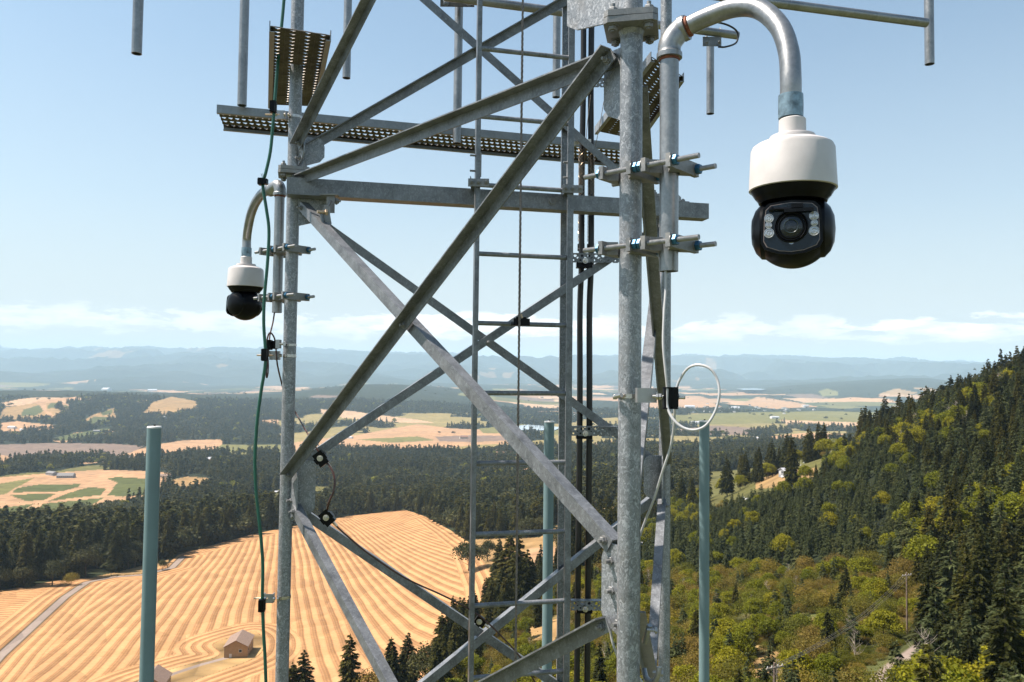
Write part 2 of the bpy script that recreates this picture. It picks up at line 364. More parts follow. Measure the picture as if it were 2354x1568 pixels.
OPEN = [  # (colour, image polygon), painted in order
 ((.085, .080, .026), [(1570, 1130), (1640, 1095), (1720, 1080), (1800, 1058), (1880, 1050), (1915, 1068), (1880, 1105), (1810, 1130), (1720, 1150), (1640, 1165), (1570, 1170)]),
 (DRY, [(1740, 1095), (1820, 1080), (1880, 1075), (1870, 1100), (1800, 1118), (1735, 1125)]),
 (DRY, [(1845, 1440), (1870, 1420), (1880, 1450), (1850, 1480)]),
 (DRY, [(1700, 1568), (1740, 1505), (1800, 1490), (1790, 1530), (1750, 1600), (1690, 1620)]),
 (DRY, [(1080, 1240), (1240, 1235), (1320, 1180), (1425, 1160), (1425, 1210), (1330, 1230), (1280, 1300), (1220, 1350), (1165, 1380), (1130, 1330)]),
 (TAN, [(1325, 1175), (1425, 1165), (1425, 1195), (1350, 1215)]),
 (TAN, [(1215, 1260), (1300, 1255), (1290, 1330), (1225, 1330)]),
 (DRY, [(1210, 1430), (1300, 1420), (1290, 1500), (1220, 1510)]),
 (DRY, [(200, 1330), (330, 1300), (390, 1285), (385, 1305), (330, 1318), (230, 1328)]),
 (TAN, [(1095, 1083), (1150, 1078), (1235, 1082), (1240, 1092), (1150, 1092), (1080, 1093)]),
 # vineyard knoll on the left
 (TAN, [(-200, 1105), (0, 1097), (120, 1087), (225, 1080), (334, 1082), (393, 1087), (382, 1112), (334, 1146), (240, 1154), (200, 1168), (100, 1182), (50, 1190), (0, 1196), (-200, 1215)]),
 (GRASS, [(-200, 1125), (0, 1112), (81, 1098), (63, 1108), (36, 1121), (17, 1134), (0, 1138), (-200, 1150)]),
 (VINE, [(39, 1122), (93, 1113), (185, 1113), (180, 1119), (140, 1130), (28, 1132)]), (VINE, [(20, 1137), (130, 1134), (104, 1149), (60, 1152)]),
 (VINE, [(107, 1153), (157, 1132), (208, 1119), (247, 1124), (238, 1137), (160, 1146)]), (VINE, [(244, 1138), (270, 1110), (247, 1100), (269, 1096), (336, 1100), (335, 1138), (281, 1142)]),
 (VINE, [(-200, 1185), (0, 1168), (76, 1158), (50, 1177), (0, 1187), (-200, 1205)]), (VINE, [(95, 1158), (239, 1144), (205, 1165), (90, 1180)]),
 (DRY, [(390, 1105), (430, 1095), (490, 1100), (480, 1125), (420, 1135), (390, 1125)]),
 # left valley floor
 (BROWN, [(-200, 1035), (0, 1022), (120, 1018), (260, 1020), (330, 1025), (290, 1050), (200, 1052), (100, 1055), (0, 1065), (-200, 1075)]),
 (TAN, [(230, 1062), (300, 1040), (340, 1025), (420, 1012), (510, 1010), (512, 1022), (640, 1022), (640, 1030), (520, 1040), (420, 1048), (300, 1062)]),
 (GRASS, [(510, 1022), (640, 1022), (720, 1020), (700, 1035), (600, 1045), (470, 1045)]),
 (TAN, [(0, 972), (40, 968), (90, 974), (150, 978), (120, 988), (60, 990), (45, 998), (0, 1000)]),
 (TAN, [(115, 1012), (170, 995), (250, 985), (262, 992), (200, 1012), (140, 1018)]),
 (VINE, [(100, 1013), (160, 998), (230, 986), (255, 985), (235, 1000), (180, 1012)]),
 (DRY, [(0, 948), (12, 936), (70, 929), (96, 921), (140, 919), (120, 935), (150, 948), (130, 962), (60, 966), (0, 962)]), (TAN, [(76, 926), (96, 919), (178, 912), (182, 917), (140, 922), (108, 927), (106, 942), (128, 958), (116, 958), (94, 940), (90, 930)]), (TAN, [(138, 922), (160, 930), (158, 938), (148, 946), (142, 936)]),
 (VINE, [(53, 942), (90, 931), (100, 944), (84, 955), (48, 956)]), (VINE, [(112, 928), (138, 925), (128, 936), (110, 940)]), (VINE, [(146, 930), (160, 934), (152, 942)]),
 (DRY, [(187, 970), (215, 953), (240, 945), (266, 936), (262, 948), (268, 960), (230, 972), (200, 976)]), (VINE, [(196, 971), (216, 958), (262, 958), (240, 970), (210, 975)]), (VINE, [(232, 948), (260, 940), (256, 952), (235, 955)]),
 (DRY, [(330, 948), (350, 925), (395, 912), (450, 922), (455, 938), (410, 950), (370, 955)]),
 (TAN, [(600, 965), (640, 965), (640, 978), (605, 978)]),
 (TAN, [(0, 1045), (25, 1050), (25, 1065), (0, 1075)]),
 # centre valley
 (PTAN, [(722, 940), (800, 944), (880, 955), (960, 965), (1000, 972), (940, 972), (840, 966), (750, 955)]),
 (TAN, [(650, 1022), (720, 1010), (820, 1000), (900, 985), (960, 975), (1040, 985), (1200, 990), (1210, 1010), (1190, 1020), (1100, 1022), (1000, 1032), (880, 1036), (760, 1034), (680, 1040)]),
 (GRASS, [(820, 1010), (960, 1003), (1000, 1012), (900, 1018)]),
 (BROWN, [(1000, 1004), (1080, 1000), (1190, 1003), (1190, 1012), (1080, 1016), (1010, 1014)]),
 (GRASS, [(1100, 985), (1200, 975), (1290, 985), (1290, 1000), (1200, 996), (1110, 996)]),
 (TAN, [(1360, 1020), (1420, 1012), (1420, 1024), (1350, 1032)]),
 # right valley
 (GRASS, [(1540, 955), (1700, 948), (1900, 945), (2080, 950), (2080, 975), (1800, 972), (1540, 978)]),
 (BROWN, [(1550, 988), (1640, 978), (1760, 985), (1780, 992), (1700, 1000), (1560, 998)]),
 (PTAN, [(1790, 965), (1880, 968), (2000, 972), (1985, 990), (1900, 985), (1810, 978)]),
 (TAN, [(1760, 1004), (1850, 995), (1960, 998), (1920, 1012), (1800, 1015)]),
 (TAN, [(1440, 918), (1520, 905), (1620, 918), (1660, 935), (1540, 940), (1440, 935)]),
 (TAN, [(1700, 930), (1740, 912), (1830, 925), (1880, 935), (1780, 940)]),
 (GRASS, [(1880, 900), (1900, 893), (1925, 900), (1925, 910), (1890, 910)]),
 (DRY, [(2020, 905), (2060, 893), (2110, 903), (2080, 910)]),
 (DRY, [(2090, 890), (2140, 893), (2190, 905), (2160, 908)])]
LAKES = [[(1690, 898), (1740, 893), (1760, 896), (1750, 903), (1710, 905)], [(1185, 984), (1215, 980), (1290, 983), (1275, 990), (1200, 993)]]
hay_w = []
for i, (a, b) in enumerate(HAY):
    hay_w.append(hit(a, b))
yard_w = spline([hit(a, b) for a, b in YARD + YARD[:1]], 5)[:-1]
road_w = [hit(a, b) for a, b in [(-120, 1625), (0, 1508), (75, 1440), (150, 1372), (200, 1338), (260, 1326), (330, 1321), (395, 1305), (420, 1280)]]
drive_w = [hit(a, b) for a, b in [(300, 1590), (350, 1568), (400, 1548), (460, 1528), (520, 1512), (545, 1500)]]
lane_w = [hit(a, b) for a, b in [(2180, 1440), (2120, 1480), (2065, 1520), (2020, 1560), (1960, 1620)]]
vroad_w = [[hit(a, b) for a, b in L] for L in (
 [(50, 1192), (72, 1168), (104, 1151), (150, 1133), (205, 1117), (238, 1108), (240, 1098), (205, 1090)],
 [(20, 1136), (130, 1132), (160, 1126)], [(28, 1132), (40, 1122)], [(160, 1148), (238, 1139), (268, 1110)])]


def dens_open(px, py, x, y, d, Zg=-999):
    """per point: base colour, True where trees stand"""
    n = len(px); col = np.tile(np.array(FOREST), (n, 1)); tree = np.ones(n, bool)
    # far valley: patchwork of fields in world space
    cx = x/330 + .25*(fbm(x/900, y/900, 31, 2)-.5); cy = y/620
    row = np.floor(cy).astype(np.int64); cxs = cx + (row % 5)*.37; hc = vnoise(np.floor(cxs)+.0, row+.0, 77); hc2 = vnoise(np.floor(cxs)+.0, row+.0, 91)
    valley = (d > 5200) & (d < 15500) & (Zg < -130) & (py > 880 + .0115*(px-CX)) & (fbm(x/1300, y/1500, 41, 3) > .49)
    pal = np.array([TAN, GRASS, PTAN, SCRUB, BROWN, FOREST, FOREST, TAN]); k = np.clip((hc*8).astype(int), 0, 7)
    col[valley] = pal[k[valley]]*(.75+.4*hc2[valley, None]); tree[valley] = ((k[valley] >= 5) & (k[valley] <= 6)) | (k[valley] == 3)
    mid = (d > 2200) & (d <= 5200) & (px > 640) & (py > 950)
    kk = fbm(x/240, y/330, 51, 3); m2 = mid & (kk > .50); col[m2] = np.array(GRASS)*.9+np.array(TAN)*.25; tree[m2] = False
    gl = (d > 1050) & (d < 2400) & (fbm(x/170, y/260, 131, 3) > .635); col[gl] = np.where((vnoise(x[gl]/300, y[gl]/300, 133) > .5)[:, None], np.array(TAN)*.8, np.array(GRASS)*.8); tree[gl] = False
    # clearcuts on the far hills
    fc = (d > 15500) & (fbm(x/900, y/2200, 61, 3) > .78); col[fc] = np.array(DRY)*.55; tree[fc] = False
    bz = inpoly(px, py, BUSHZ) & (d < 560); kb = fbm(x/14, y/14, 111, 4)[:, None]; sc = np.array(SCRUB)*1.15+np.clip((kb-.5)*5, 0, 1)*(np.array(DRY)*.9-np.array(SCRUB)); col[bz] = sc[bz]
    for c, poly in OPEN:
        q = inpoly(px, py, poly); v = .88 + .24*fbm(x[q]/60, y[q]/60, 71, 3)
        col[q] = np.array(c)*v[:, None]; tree[q] = False
    return col, tree

def grid():
    aw = np.tan(np.linspace(R(-36), R(36), 1000))
    left = np.tan(np.linspace(R(-69), R(-36), 26))[:-1]; right = np.tan(np.linspace(R(36), R(69), 26))[1:]
    ta = np.concatenate([left, aw, right])
    rows = np.concatenate([np.exp(np.linspace(math.log(40), math.log(260), 90))[:-1], np.exp(np.linspace(math.log(260), math.log(1300), 320))[:-1],
                           np.exp(np.linspace(math.log(1300), math.log(6000), 190))[:-1], np.exp(np.linspace(math.log(6000), math.log(16000), 90))[:-1],
                           np.exp(np.linspace(math.log(16000), math.log(42000), 170))])
    return ta, rows
def make_ground():
    ta, rows = grid(); nx, ny = len(ta), len(rows)
    Y, T = np.meshgrid(rows, ta, indexing='ij'); X = (Y*T).ravel(); Yf = Y.ravel()
    Z = terrain(X, Yf)
    d = np.hypot(X, Yf); px, py = proj(X, Yf, Z)
    col, tree = dens_open(px, py, X, Yf, d, Z)
    # hay field: signed distance to its rim, windrow phase
    near = (d < 1700)
    sdv = np.full(len(X), -99.0, np.float32); ph = np.zeros(len(X), np.float32)
    ix = np.nonzero(near)[0]; x, y = X[ix], Yf[ix]
    hp = [(p.x, p.y) for p in hay_w]; yp = [(p.x, p.y) for p in yard_w]
    ins = inpoly(x, y, hp); ds = segdist(x, y, hp, True); yin = inpoly(x, y, yp); dy = segdist(x, y, yp, True)
    s = np.where(ins, ds, -ds); sy = np.where(yin, -dy, dy); sdd = np.minimum(s, sy)
    dr = segdist(x, y, [(p.x, p.y) for p in road_w])
    sdd = np.minimum(sdd, dr-3.0); sdv[ix] = sdd
    # side of the road
    rx = np.array([p.x for p in road_w]); ry = np.array([p.y for p in road_w]); o = np.argsort(ry)
    leftside = x < np.interp(y, ry[o], rx[o])
    fan = np.arctan2(x+511, 1780-y)/.0044 + .5*fbm(x/210, y/230, 81, 2) + .3*fbm(x/26, y/40, 82, 2)
    par = (y*.96 - x*.28)/5.2 + 1.5*fbm(x/60, y/60, 83, 2)
    hl = np.minimum(ds, np.minimum(dy*1.0, dr))/4.8
    ph[ix] = np.where(hl < 3.6, hl, np.where(leftside, par, fan))
    col[ix[yin]] = np.array(DRY)*1.15
    # roads
    rd = np.full(len(X), 99.0, np.float32); rd[ix] = np.minimum(dr-2.2, segdist(x, y, [(p.x, p.y) for p in drive_w])-1.5)
    rd[ix] = np.minimum(rd[ix], segdist(x, y, [(p.x, p.y) for p in lane_w])-1.5)
    tr = np.full(len(ix), 99.0)
    for L in vroad_w: tr = np.minimum(tr, segdist(x, y, [(p.x, p.y) for p in L]))
    col[ix[tr < 6]] = np.array(TAN)*1.05
    i0 = np.arange((ny-1)*nx).reshape(ny-1, nx)[:, :-1].ravel()
    faces = np.stack([i0, i0+1, i0+nx+1, i0+nx], 1).astype(np.int32)
    me = bpy.data.meshes.new('ground'); me.vertices.add(len(X)); me.vertices.foreach_set('co', np.stack([X, Yf, Z], 1).astype(np.float32).ravel())
    me.loops.add(len(faces)*4); me.loops.foreach_set('vertex_index', faces.ravel())
    me.polygons.add(len(faces)); me.polygons.foreach_set('loop_start', np.arange(0, len(faces)*4, 4, dtype=np.int32))
    me.update(calc_edges=True); me.polygons.foreach_set('use_smooth', np.ones(len(faces), bool))
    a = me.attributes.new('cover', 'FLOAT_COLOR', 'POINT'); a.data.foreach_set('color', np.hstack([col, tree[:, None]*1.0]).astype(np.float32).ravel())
    for nm, arr in (('hay', sdv), ('phase', ph), ('road', rd)):
        a = me.attributes.new(nm, 'FLOAT', 'POINT'); a.data.foreach_set('value', arr)
    m, t, b = newmat('ground'); b.inputs['Roughness'].default_value = .95; b.inputs['Specular IOR Level'].default_value = .1
    def at(n): q = nd(t, 'ShaderNodeAttribute'); q.attribute_name = n; return q
    geo = nd(t, 'ShaderNodeNewGeometry'); pos = geo.outputs['Position']
    cov = at('cover'); n1 = noise(t, pos, .05, 6, .65); n2 = noise(t, pos, .006, 5, .6); n3 = noise(t, pos, .6, 4, .7)
    vf = ramp(t, n1, [(.25, .62), (.75, 1.38)]); c = mixc(t, 1.0, cov.outputs['Color'], vf, 'MULTIPLY')
    c = mixc(t, 1.0, c, ramp(t, n2, [(.3, (.86, .90, .92)), (.7, (1.14, 1.1, 1.06))]), 'MULTIPLY')
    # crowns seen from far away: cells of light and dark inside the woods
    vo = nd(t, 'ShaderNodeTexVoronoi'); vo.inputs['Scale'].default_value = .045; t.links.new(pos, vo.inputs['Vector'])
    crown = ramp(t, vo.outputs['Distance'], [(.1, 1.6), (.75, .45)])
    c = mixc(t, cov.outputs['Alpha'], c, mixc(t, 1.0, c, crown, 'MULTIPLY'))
    # windrows
    fr = mth(t, 'FRACT', at('phase').outputs['Fac']); ln = ramp(t, fr, [(0, .10), (.06, .75), (.12, .95), (.38, 1.0), (.50, .85), (.58, .30), (.66, .55), (.74, .12), (.86, .40), (.94, .05), (1, .10)])
    ln = mth(t, 'ADD', mth(t, 'MULTIPLY', ln, .78), mth(t, 'MULTIPLY', mth(t, 'SUBTRACT', n3, .4), .75), clamp=True)
    hay = mixc(t, ln, (.175, .088, .037), (.46, .255, .116)); hay = mixc(t, 1.0, hay, ramp(t, n1, [(.2, .86), (.8, 1.12)]), 'MULTIPLY')
    c = mixc(t, mth(t, 'MULTIPLY_ADD', at('hay').outputs['Fac'], .8, .5, clamp=True), c, hay)
    gr = mixc(t, n3, (.17, .13, .105), (.27, .215, .18))
    c = mixc(t, mth(t, 'MULTIPLY_ADD', at('road').outputs['Fac'], -1.2, .5, clamp=True), c, gr)
    t.links.new(c, b.inputs['Base Color'])
    bn = nd(t, 'ShaderNodeBump'); bn.inputs['Strength'].default_value = .6; bn.inputs['Distance'].default_value = 9.0
    t.links.new(mth(t, 'MULTIPLY', mth(t, 'MULTIPLY', vo.outputs['Distance'], -1.0), cov.outputs['Alpha']), bn.inputs['Height']); t.links.new(bn.outputs[0], b.inputs['Normal'])
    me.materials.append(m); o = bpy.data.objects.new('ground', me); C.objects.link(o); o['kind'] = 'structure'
    # plain ground around and behind the camera
    mb = MB(); n = 72
    ring = [40, 300, 2000, 12000, 42000]; vs = []; 
    for r_ in ring:
        for k in range(n+1):
            an = R(68.0) + (R(360-136))*k/n; vs.append((r_*math.sin(an), r_*math.cos(an), 0 - min(r_, 2000)*.05 - 1.5))
    fs = [(i*(n+1)+k, i*(n+1)+k+1, (i+1)*(n+1)+k+1, (i+1)*(n+1)+k) for i in range(len(ring)-1) for k in range(n)]
    mb.add(vs, fs); k0 = len(mb.v)
    mb.add([(60*math.sin(2*math.pi*k/48), 60*math.cos(2*math.pi*k/48), -.6) for k in range(48)], [tuple(range(48))[::-1]])
    mg = simple('hillside grass', (.09, .10, .035), .95, 0, .4, .05); ob = mb.build('hillside', mg, None, smooth=False); ob['kind'] = 'structure'
make_ground()
def make_lakes():
    m = simple('lake water', (.30, .36, .40), .12, 0, .05, .01)
    for L in LAKES:
        pts = [hit(a, b) for a, b in L]; z = max(p.z for p in pts)+2.5
        mb = MB(); mb.add([(p.x, p.y, z) for p in pts], [tuple(range(len(pts)))]); o = mb.build('lake', m, smooth=False); o['kind'] = 'structure'
make_lakes()
# ------------------------------------------------------------------ vegetation
def leafmat(name, cols, trans=.25, rough=.6):
    m, t, b = newmat(name); oi = nd(t, 'ShaderNodeObjectInfo'); geo = nd(t, 'ShaderNodeNewGeometry')
    n = noise(t, geo.outputs['Position'], .55, 3, .65)
    f = mth(t, 'ADD', mth(t, 'ADD', mth(t, 'MULTIPLY', oi.outputs['Random'], .55), mth(t, 'MULTIPLY', n, .25)), mth(t, 'MULTIPLY_ADD', noise(t, geo.outputs['Position'], .012, 3, .6), .5, -.15))
    k = len(cols); c = ramp(t, f, [(.08+.84*i/(k-1), cc) for i, cc in enumerate(cols)])
    c = mixc(t, 1.0, c, ramp(t, geo.outputs['Random Per Island'], [(0, .62), (.6, 1.0), (1, 1.45)]), 'MULTIPLY')
    t.links.new(c, b.inputs['Base Color']); b.inputs['Roughness'].default_value = rough; b.inputs['Specular IOR Level'].default_value = .12
    tr = nd(t, 'ShaderNodeBsdfTranslucent'); t.links.new(c, tr.inputs[0]); mx = nd(t, 'ShaderNodeMixShader'); mx.inputs[0].default_value = trans
    o = t.nodes['Material Output']; t.links.new(b.outputs[0], mx.inputs[1]); t.links.new(tr.outputs[0], mx.inputs[2]); t.links.new(mx.outputs[0], o.inputs[0])
    return m
M['fir'] = leafmat('fir needles', [(.026, .031, .008), (.047, .050, .011), (.074, .070, .013), (.112, .092, .018)], .42)
M['youngfir'] = leafmat('young fir needles', [(.060, .075, .028), (.090, .105, .038), (.125, .130, .045)], .45)
M['oak'] = leafmat('oak leaves', [(.026, .032, .010), (.046, .048, .014), (.080, .074, .022)], .3)
M['maple'] = leafmat('maple leaves', [(.10, .118, .007), (.175, .175, .010), (.28, .235, .013)], .45)
M['bush'] = leafmat('bush leaves', [(.060, .074, .010), (.125, .125, .014), (.19, .13, .030), (.25, .215, .014)], .45)
M['twig'] = leafmat('dry twigs', [(.16, .115, .07), (.25, .19, .12)], .1)
M['bark'] = simple('bark', (.085, .062, .045), .9, 0, .4, 3)
M['paleb'] = simple('bleached wood', (.30, .25, .20), .9, 0, .3, 3)
rng = np.random.default_rng(11)
def quads(cen, ax1, ax2, l, w, m, name):
    """many separate leaf cards: centres, two axes, length, width"""
    n = len(cen); a = ax1*l[:, None]/2; b = ax2*w[:, None]/2
    v = np.stack([cen-a-b*.35, cen-a*.1+b, cen+a+b*.1, cen+a*.05-b], 1).reshape(-1, 3)
    me = bpy.data.meshes.new(name); me.vertices.add(4*n); me.vertices.foreach_set('co', v.astype(np.float32).ravel())
    me.loops.add(4*n); me.loops.foreach_set('vertex_index', np.arange(4*n, dtype=np.int32)); me.polygons.add(n)
    me.polygons.foreach_set('loop_start', np.arange(0, 4*n, 4, dtype=np.int32)); me.update(calc_edges=True)
    me.materials.append(m); return me
def unit(v): return v/np.maximum(np.linalg.norm(v, axis=1, keepdims=True), 1e-6)
WN = .33
def conifer_mesh(nb, nq, m, rad=.19, ragged=.3, size=1.0, base=.06, full=.75, name='crown'):
    # unit height; nb branches each carrying cards that droop towards the tip
    t = np.clip(base + (1-base)*(1-rng.random(nb)**.62), base, .985)
    az = rng.random(nb)*2*math.pi
    L = rad*np.power(np.clip(1-t, 0, 1), full)*(1-ragged+ragged*1.5*rng.random(nb)) + .012
    L *= np.where(t < base+.12, .75, 1.0)
    lob = 1+.18*np.sin(az*2+t*5+rng.random()*6); L *= lob
    per = max(1, nq//nb); bi = np.repeat(np.arange(nb), per); s = np.power(rng.random(nb*per), .6)*.85+.15
    dirx = np.stack([np.cos(az), np.sin(az), np.zeros(nb)], 1)
    rise = .30*(t-.35); side = np.stack([-np.sin(az), np.cos(az), np.zeros(nb)], 1)
    r = L[bi]*s; cen = dirx[bi]*r[:, None]; cen[:, 2] = t[bi] + r*rise[bi]*1.5 - (s**2)*L[bi]*.30
    cen += side[bi]*(rng.normal(0, 1, len(bi))*L[bi]*.16)[:, None]*(1.1-s)[:, None]; cen[:, 2] += rng.normal(0, .006, len(bi))
    d1 = unit(dirx[bi] + side[bi]*rng.normal(0, .45, len(bi))[:, None] + np.array([0, 0, 1])*(rise[bi]-.5*s+rng.normal(0, .25, len(bi)))[:, None])
    d2 = unit(np.cross(d1, unit(rng.normal(0, .5, (len(bi), 3))+np.array([0, 0, 1]))))
    l = (.038+.052*(1-t[bi]))*size*(.6+.8*rng.random(len(bi))); w = l*WN
    top = np.array([[0, 0, .985]]); 
    return quads(np.vstack([cen, top]), np.vstack([d1, [[0, 0, 1]]]), np.vstack([d2, [[1, 0, 0]]]), np.append(l, .05), np.append(w, .012), m, name)
def broad_mesh(nl, nq, m, wide=.42, low=.25, size=1.0, lobe=.2, name='crown', flat=1.0):
    # unit height; lobes on a rounded crown, each with its own shell of leaves
    c = unit(rng.normal(0, 1, (nl, 3))); c[:, 2] = np.abs(c[:, 2])*1.1-.35
    c *= (.55+.45*rng.random((nl, 1))); mid = (1+low)/2; hh = (1-low)/2
    lc = np.stack([c[:, 0]*wide*.72, c[:, 1]*wide*.72, mid + c[:, 2]*hh*.85*flat], 1); lr = lobe*(.6+.7*rng.random(nl))*wide/.42
    bi = rng.integers(0, nl, nq); dd = unit(rng.normal(0, 1, (nq, 3))); dd[:, 2] = np.where(dd[:, 2] < -.3, -dd[:, 2], dd[:, 2])
    cen = lc[bi] + dd*(lr[bi]*(.72+.34*rng.random(nq)))[:, None]
    nrm = unit(dd + rng.normal(0, .55, (nq, 3))); d1 = unit(np.cross(nrm, rng.normal(0, 1, (nq, 3)))); d2 = np.cross(nrm, d1)
    l = .045*size*(.6+.8*rng.random(nq)); return quads(cen, d1, d2, l, l*.75, m, name)
def trunk_mesh(h0, r, m, limbs=5, name='trunk', spread=.22, lowl=.3):
    mb = MB(); mb.tube([(0, 0, -.06), (.004, .003, h0*.35), (-.004, .004, h0*.7), (0, 0, h0)], [r*1.15, r*.85, r*.5, r*.12], 7)
    for k in range(limbs):
        a = random.random()*6.28; z = h0*(lowl+(.9-lowl)*k/max(1, limbs)); q = spread*(1.1-z)*(.7+.5*random.random())
        mb.tube([(0, 0, z), (math.cos(a)*q*.5, math.sin(a)*q*.5, z+q*.3), (math.cos(a)*q, math.sin(a)*q, z+q*.55)], [r*.4, r*.25, r*.07], 5)
    me = bpy.data.meshes.new(name); me.from_pydata(mb.v, [], mb.f); me.materials.append(m); me.polygons.foreach_set('use_smooth', [True]*len(me.polygons)); return me
def dead_mesh(r, m, name='trunk'):
    mb = MB(); mb.tube([(0, 0, -.05), (.02, 0, .4), (0, .02, 1)], [r*1.2, r*.8, r*.1], 6)
    for k in range(26):
        a = random.random()*6.28; z = .25+.7*random.random(); q = .38*(1.15-z)*(.5+.8*random.random())
        p = Vector((math.cos(a)*q*.5, math.sin(a)*q*.5, z+q*.35)); e = Vector((math.cos(a+.4)*q, math.sin(a+.4)*q, z+q*.9))
        mb.tube([(0, 0, z), p, e], [r*.35, r*.2, r*.05], 4)
        for j in range(3): mb.tube([p, p+Vector((random.uniform(-.1, .1), random.uniform(-.1, .1), .09))], [r*.12, r*.03], 3)
    me = bpy.data.meshes.new(name); me.from_pydata(mb.v, [], mb.f); me.materials.append(m); return me
KINDS = {}
def kind(k, pairs): KINDS[k] = pairs
kind('fir', [(conifer_mesh(380, 8400, M['fir'], rad=.165+.05*random.random(), ragged=.35+.2*i/5, size=.82, base=.05+.05*(i % 3)), trunk_mesh(.95, .012, M['bark'], 0)) for i in range(5)])
kind('young', [(conifer_mesh(190, 3400, M['youngfir'], rad=.20+.03*i, ragged=.3, size=1.15, base=.03), trunk_mesh(.9, .012, M['bark'], 0)) for i in range(3)])
kind('oak', [(broad_mesh(22, 3400, M['oak'], wide=.46+.05*i, low=.12, size=1.0, lobe=.19), trunk_mesh(.6, .025, M['bark'], 5)) for i in range(3)])
kind('maple', [(broad_mesh(34, 5200, M['maple'], wide=.38+.05*i, low=.06, size=.85, lobe=.15), trunk_mesh(.6, .02, M['bark'], 5)) for i in range(3)])
kind('bush', [(broad_mesh(22, 3200, M['bush'], wide=.62+.1*i, low=-.05, size=1.05, lobe=.22), trunk_mesh(.5, .02, M['bark'], 4)) for i in range(4)])
kind('dead', [(None, dead_mesh(.016, M['paleb'])) for i in range(2)])
WN = .5
FAR = {'fir': [conifer_mesh(60, 330, M['fir'], rad=.17+.03*i, ragged=.4, size=2.6, base=.03) for i in range(4)],
       'young': [conifer_mesh(50, 240, M['youngfir'], rad=.22, ragged=.3, size=3.0, base=.02) for i in range(2)],
       'oak': [broad_mesh(9, 300, M['oak'], wide=.5, low=.02, size=2.9, lobe=.24) for i in range(3)],
       'maple': [broad_mesh(9, 320, M['maple'], wide=.45, low=.02, size=2.8, lobe=.22) for i in range(2)],
       'bush': [broad_mesh(6, 220, M['bush'], wide=.65, low=-.1, size=3.2, lobe=.3) for i in range(2)],
       'dead': [dead_mesh(.02, M['paleb'], 'tree')]}
YOUNGZ = [(1440, 1250), (1540, 1185), (1650, 1175), (1900, 1108), (2000, 1050), (2060, 1040), (2130, 1120), (2100, 1220), (2040, 1320), (1880, 1345), (1700, 1345), (1600, 1345), (1440, 1345)]
CLEARZ = [(1560, 1140), (1640, 1100), (1720, 1080), (1790, 1062), (1880, 1048), (1960, 1010), (1990, 1040), (1915, 1072), (1880, 1108), (1810, 1135), (1720, 1160), (1640, 1180), (1570, 1175)]
EDGEZ = [(-200, 1400), (-200, 1180), (60, 1220), (300, 1230), (480, 1200), (640, 1190), (640, 1215), (420, 1280), (220, 1330), (0, 1370)]
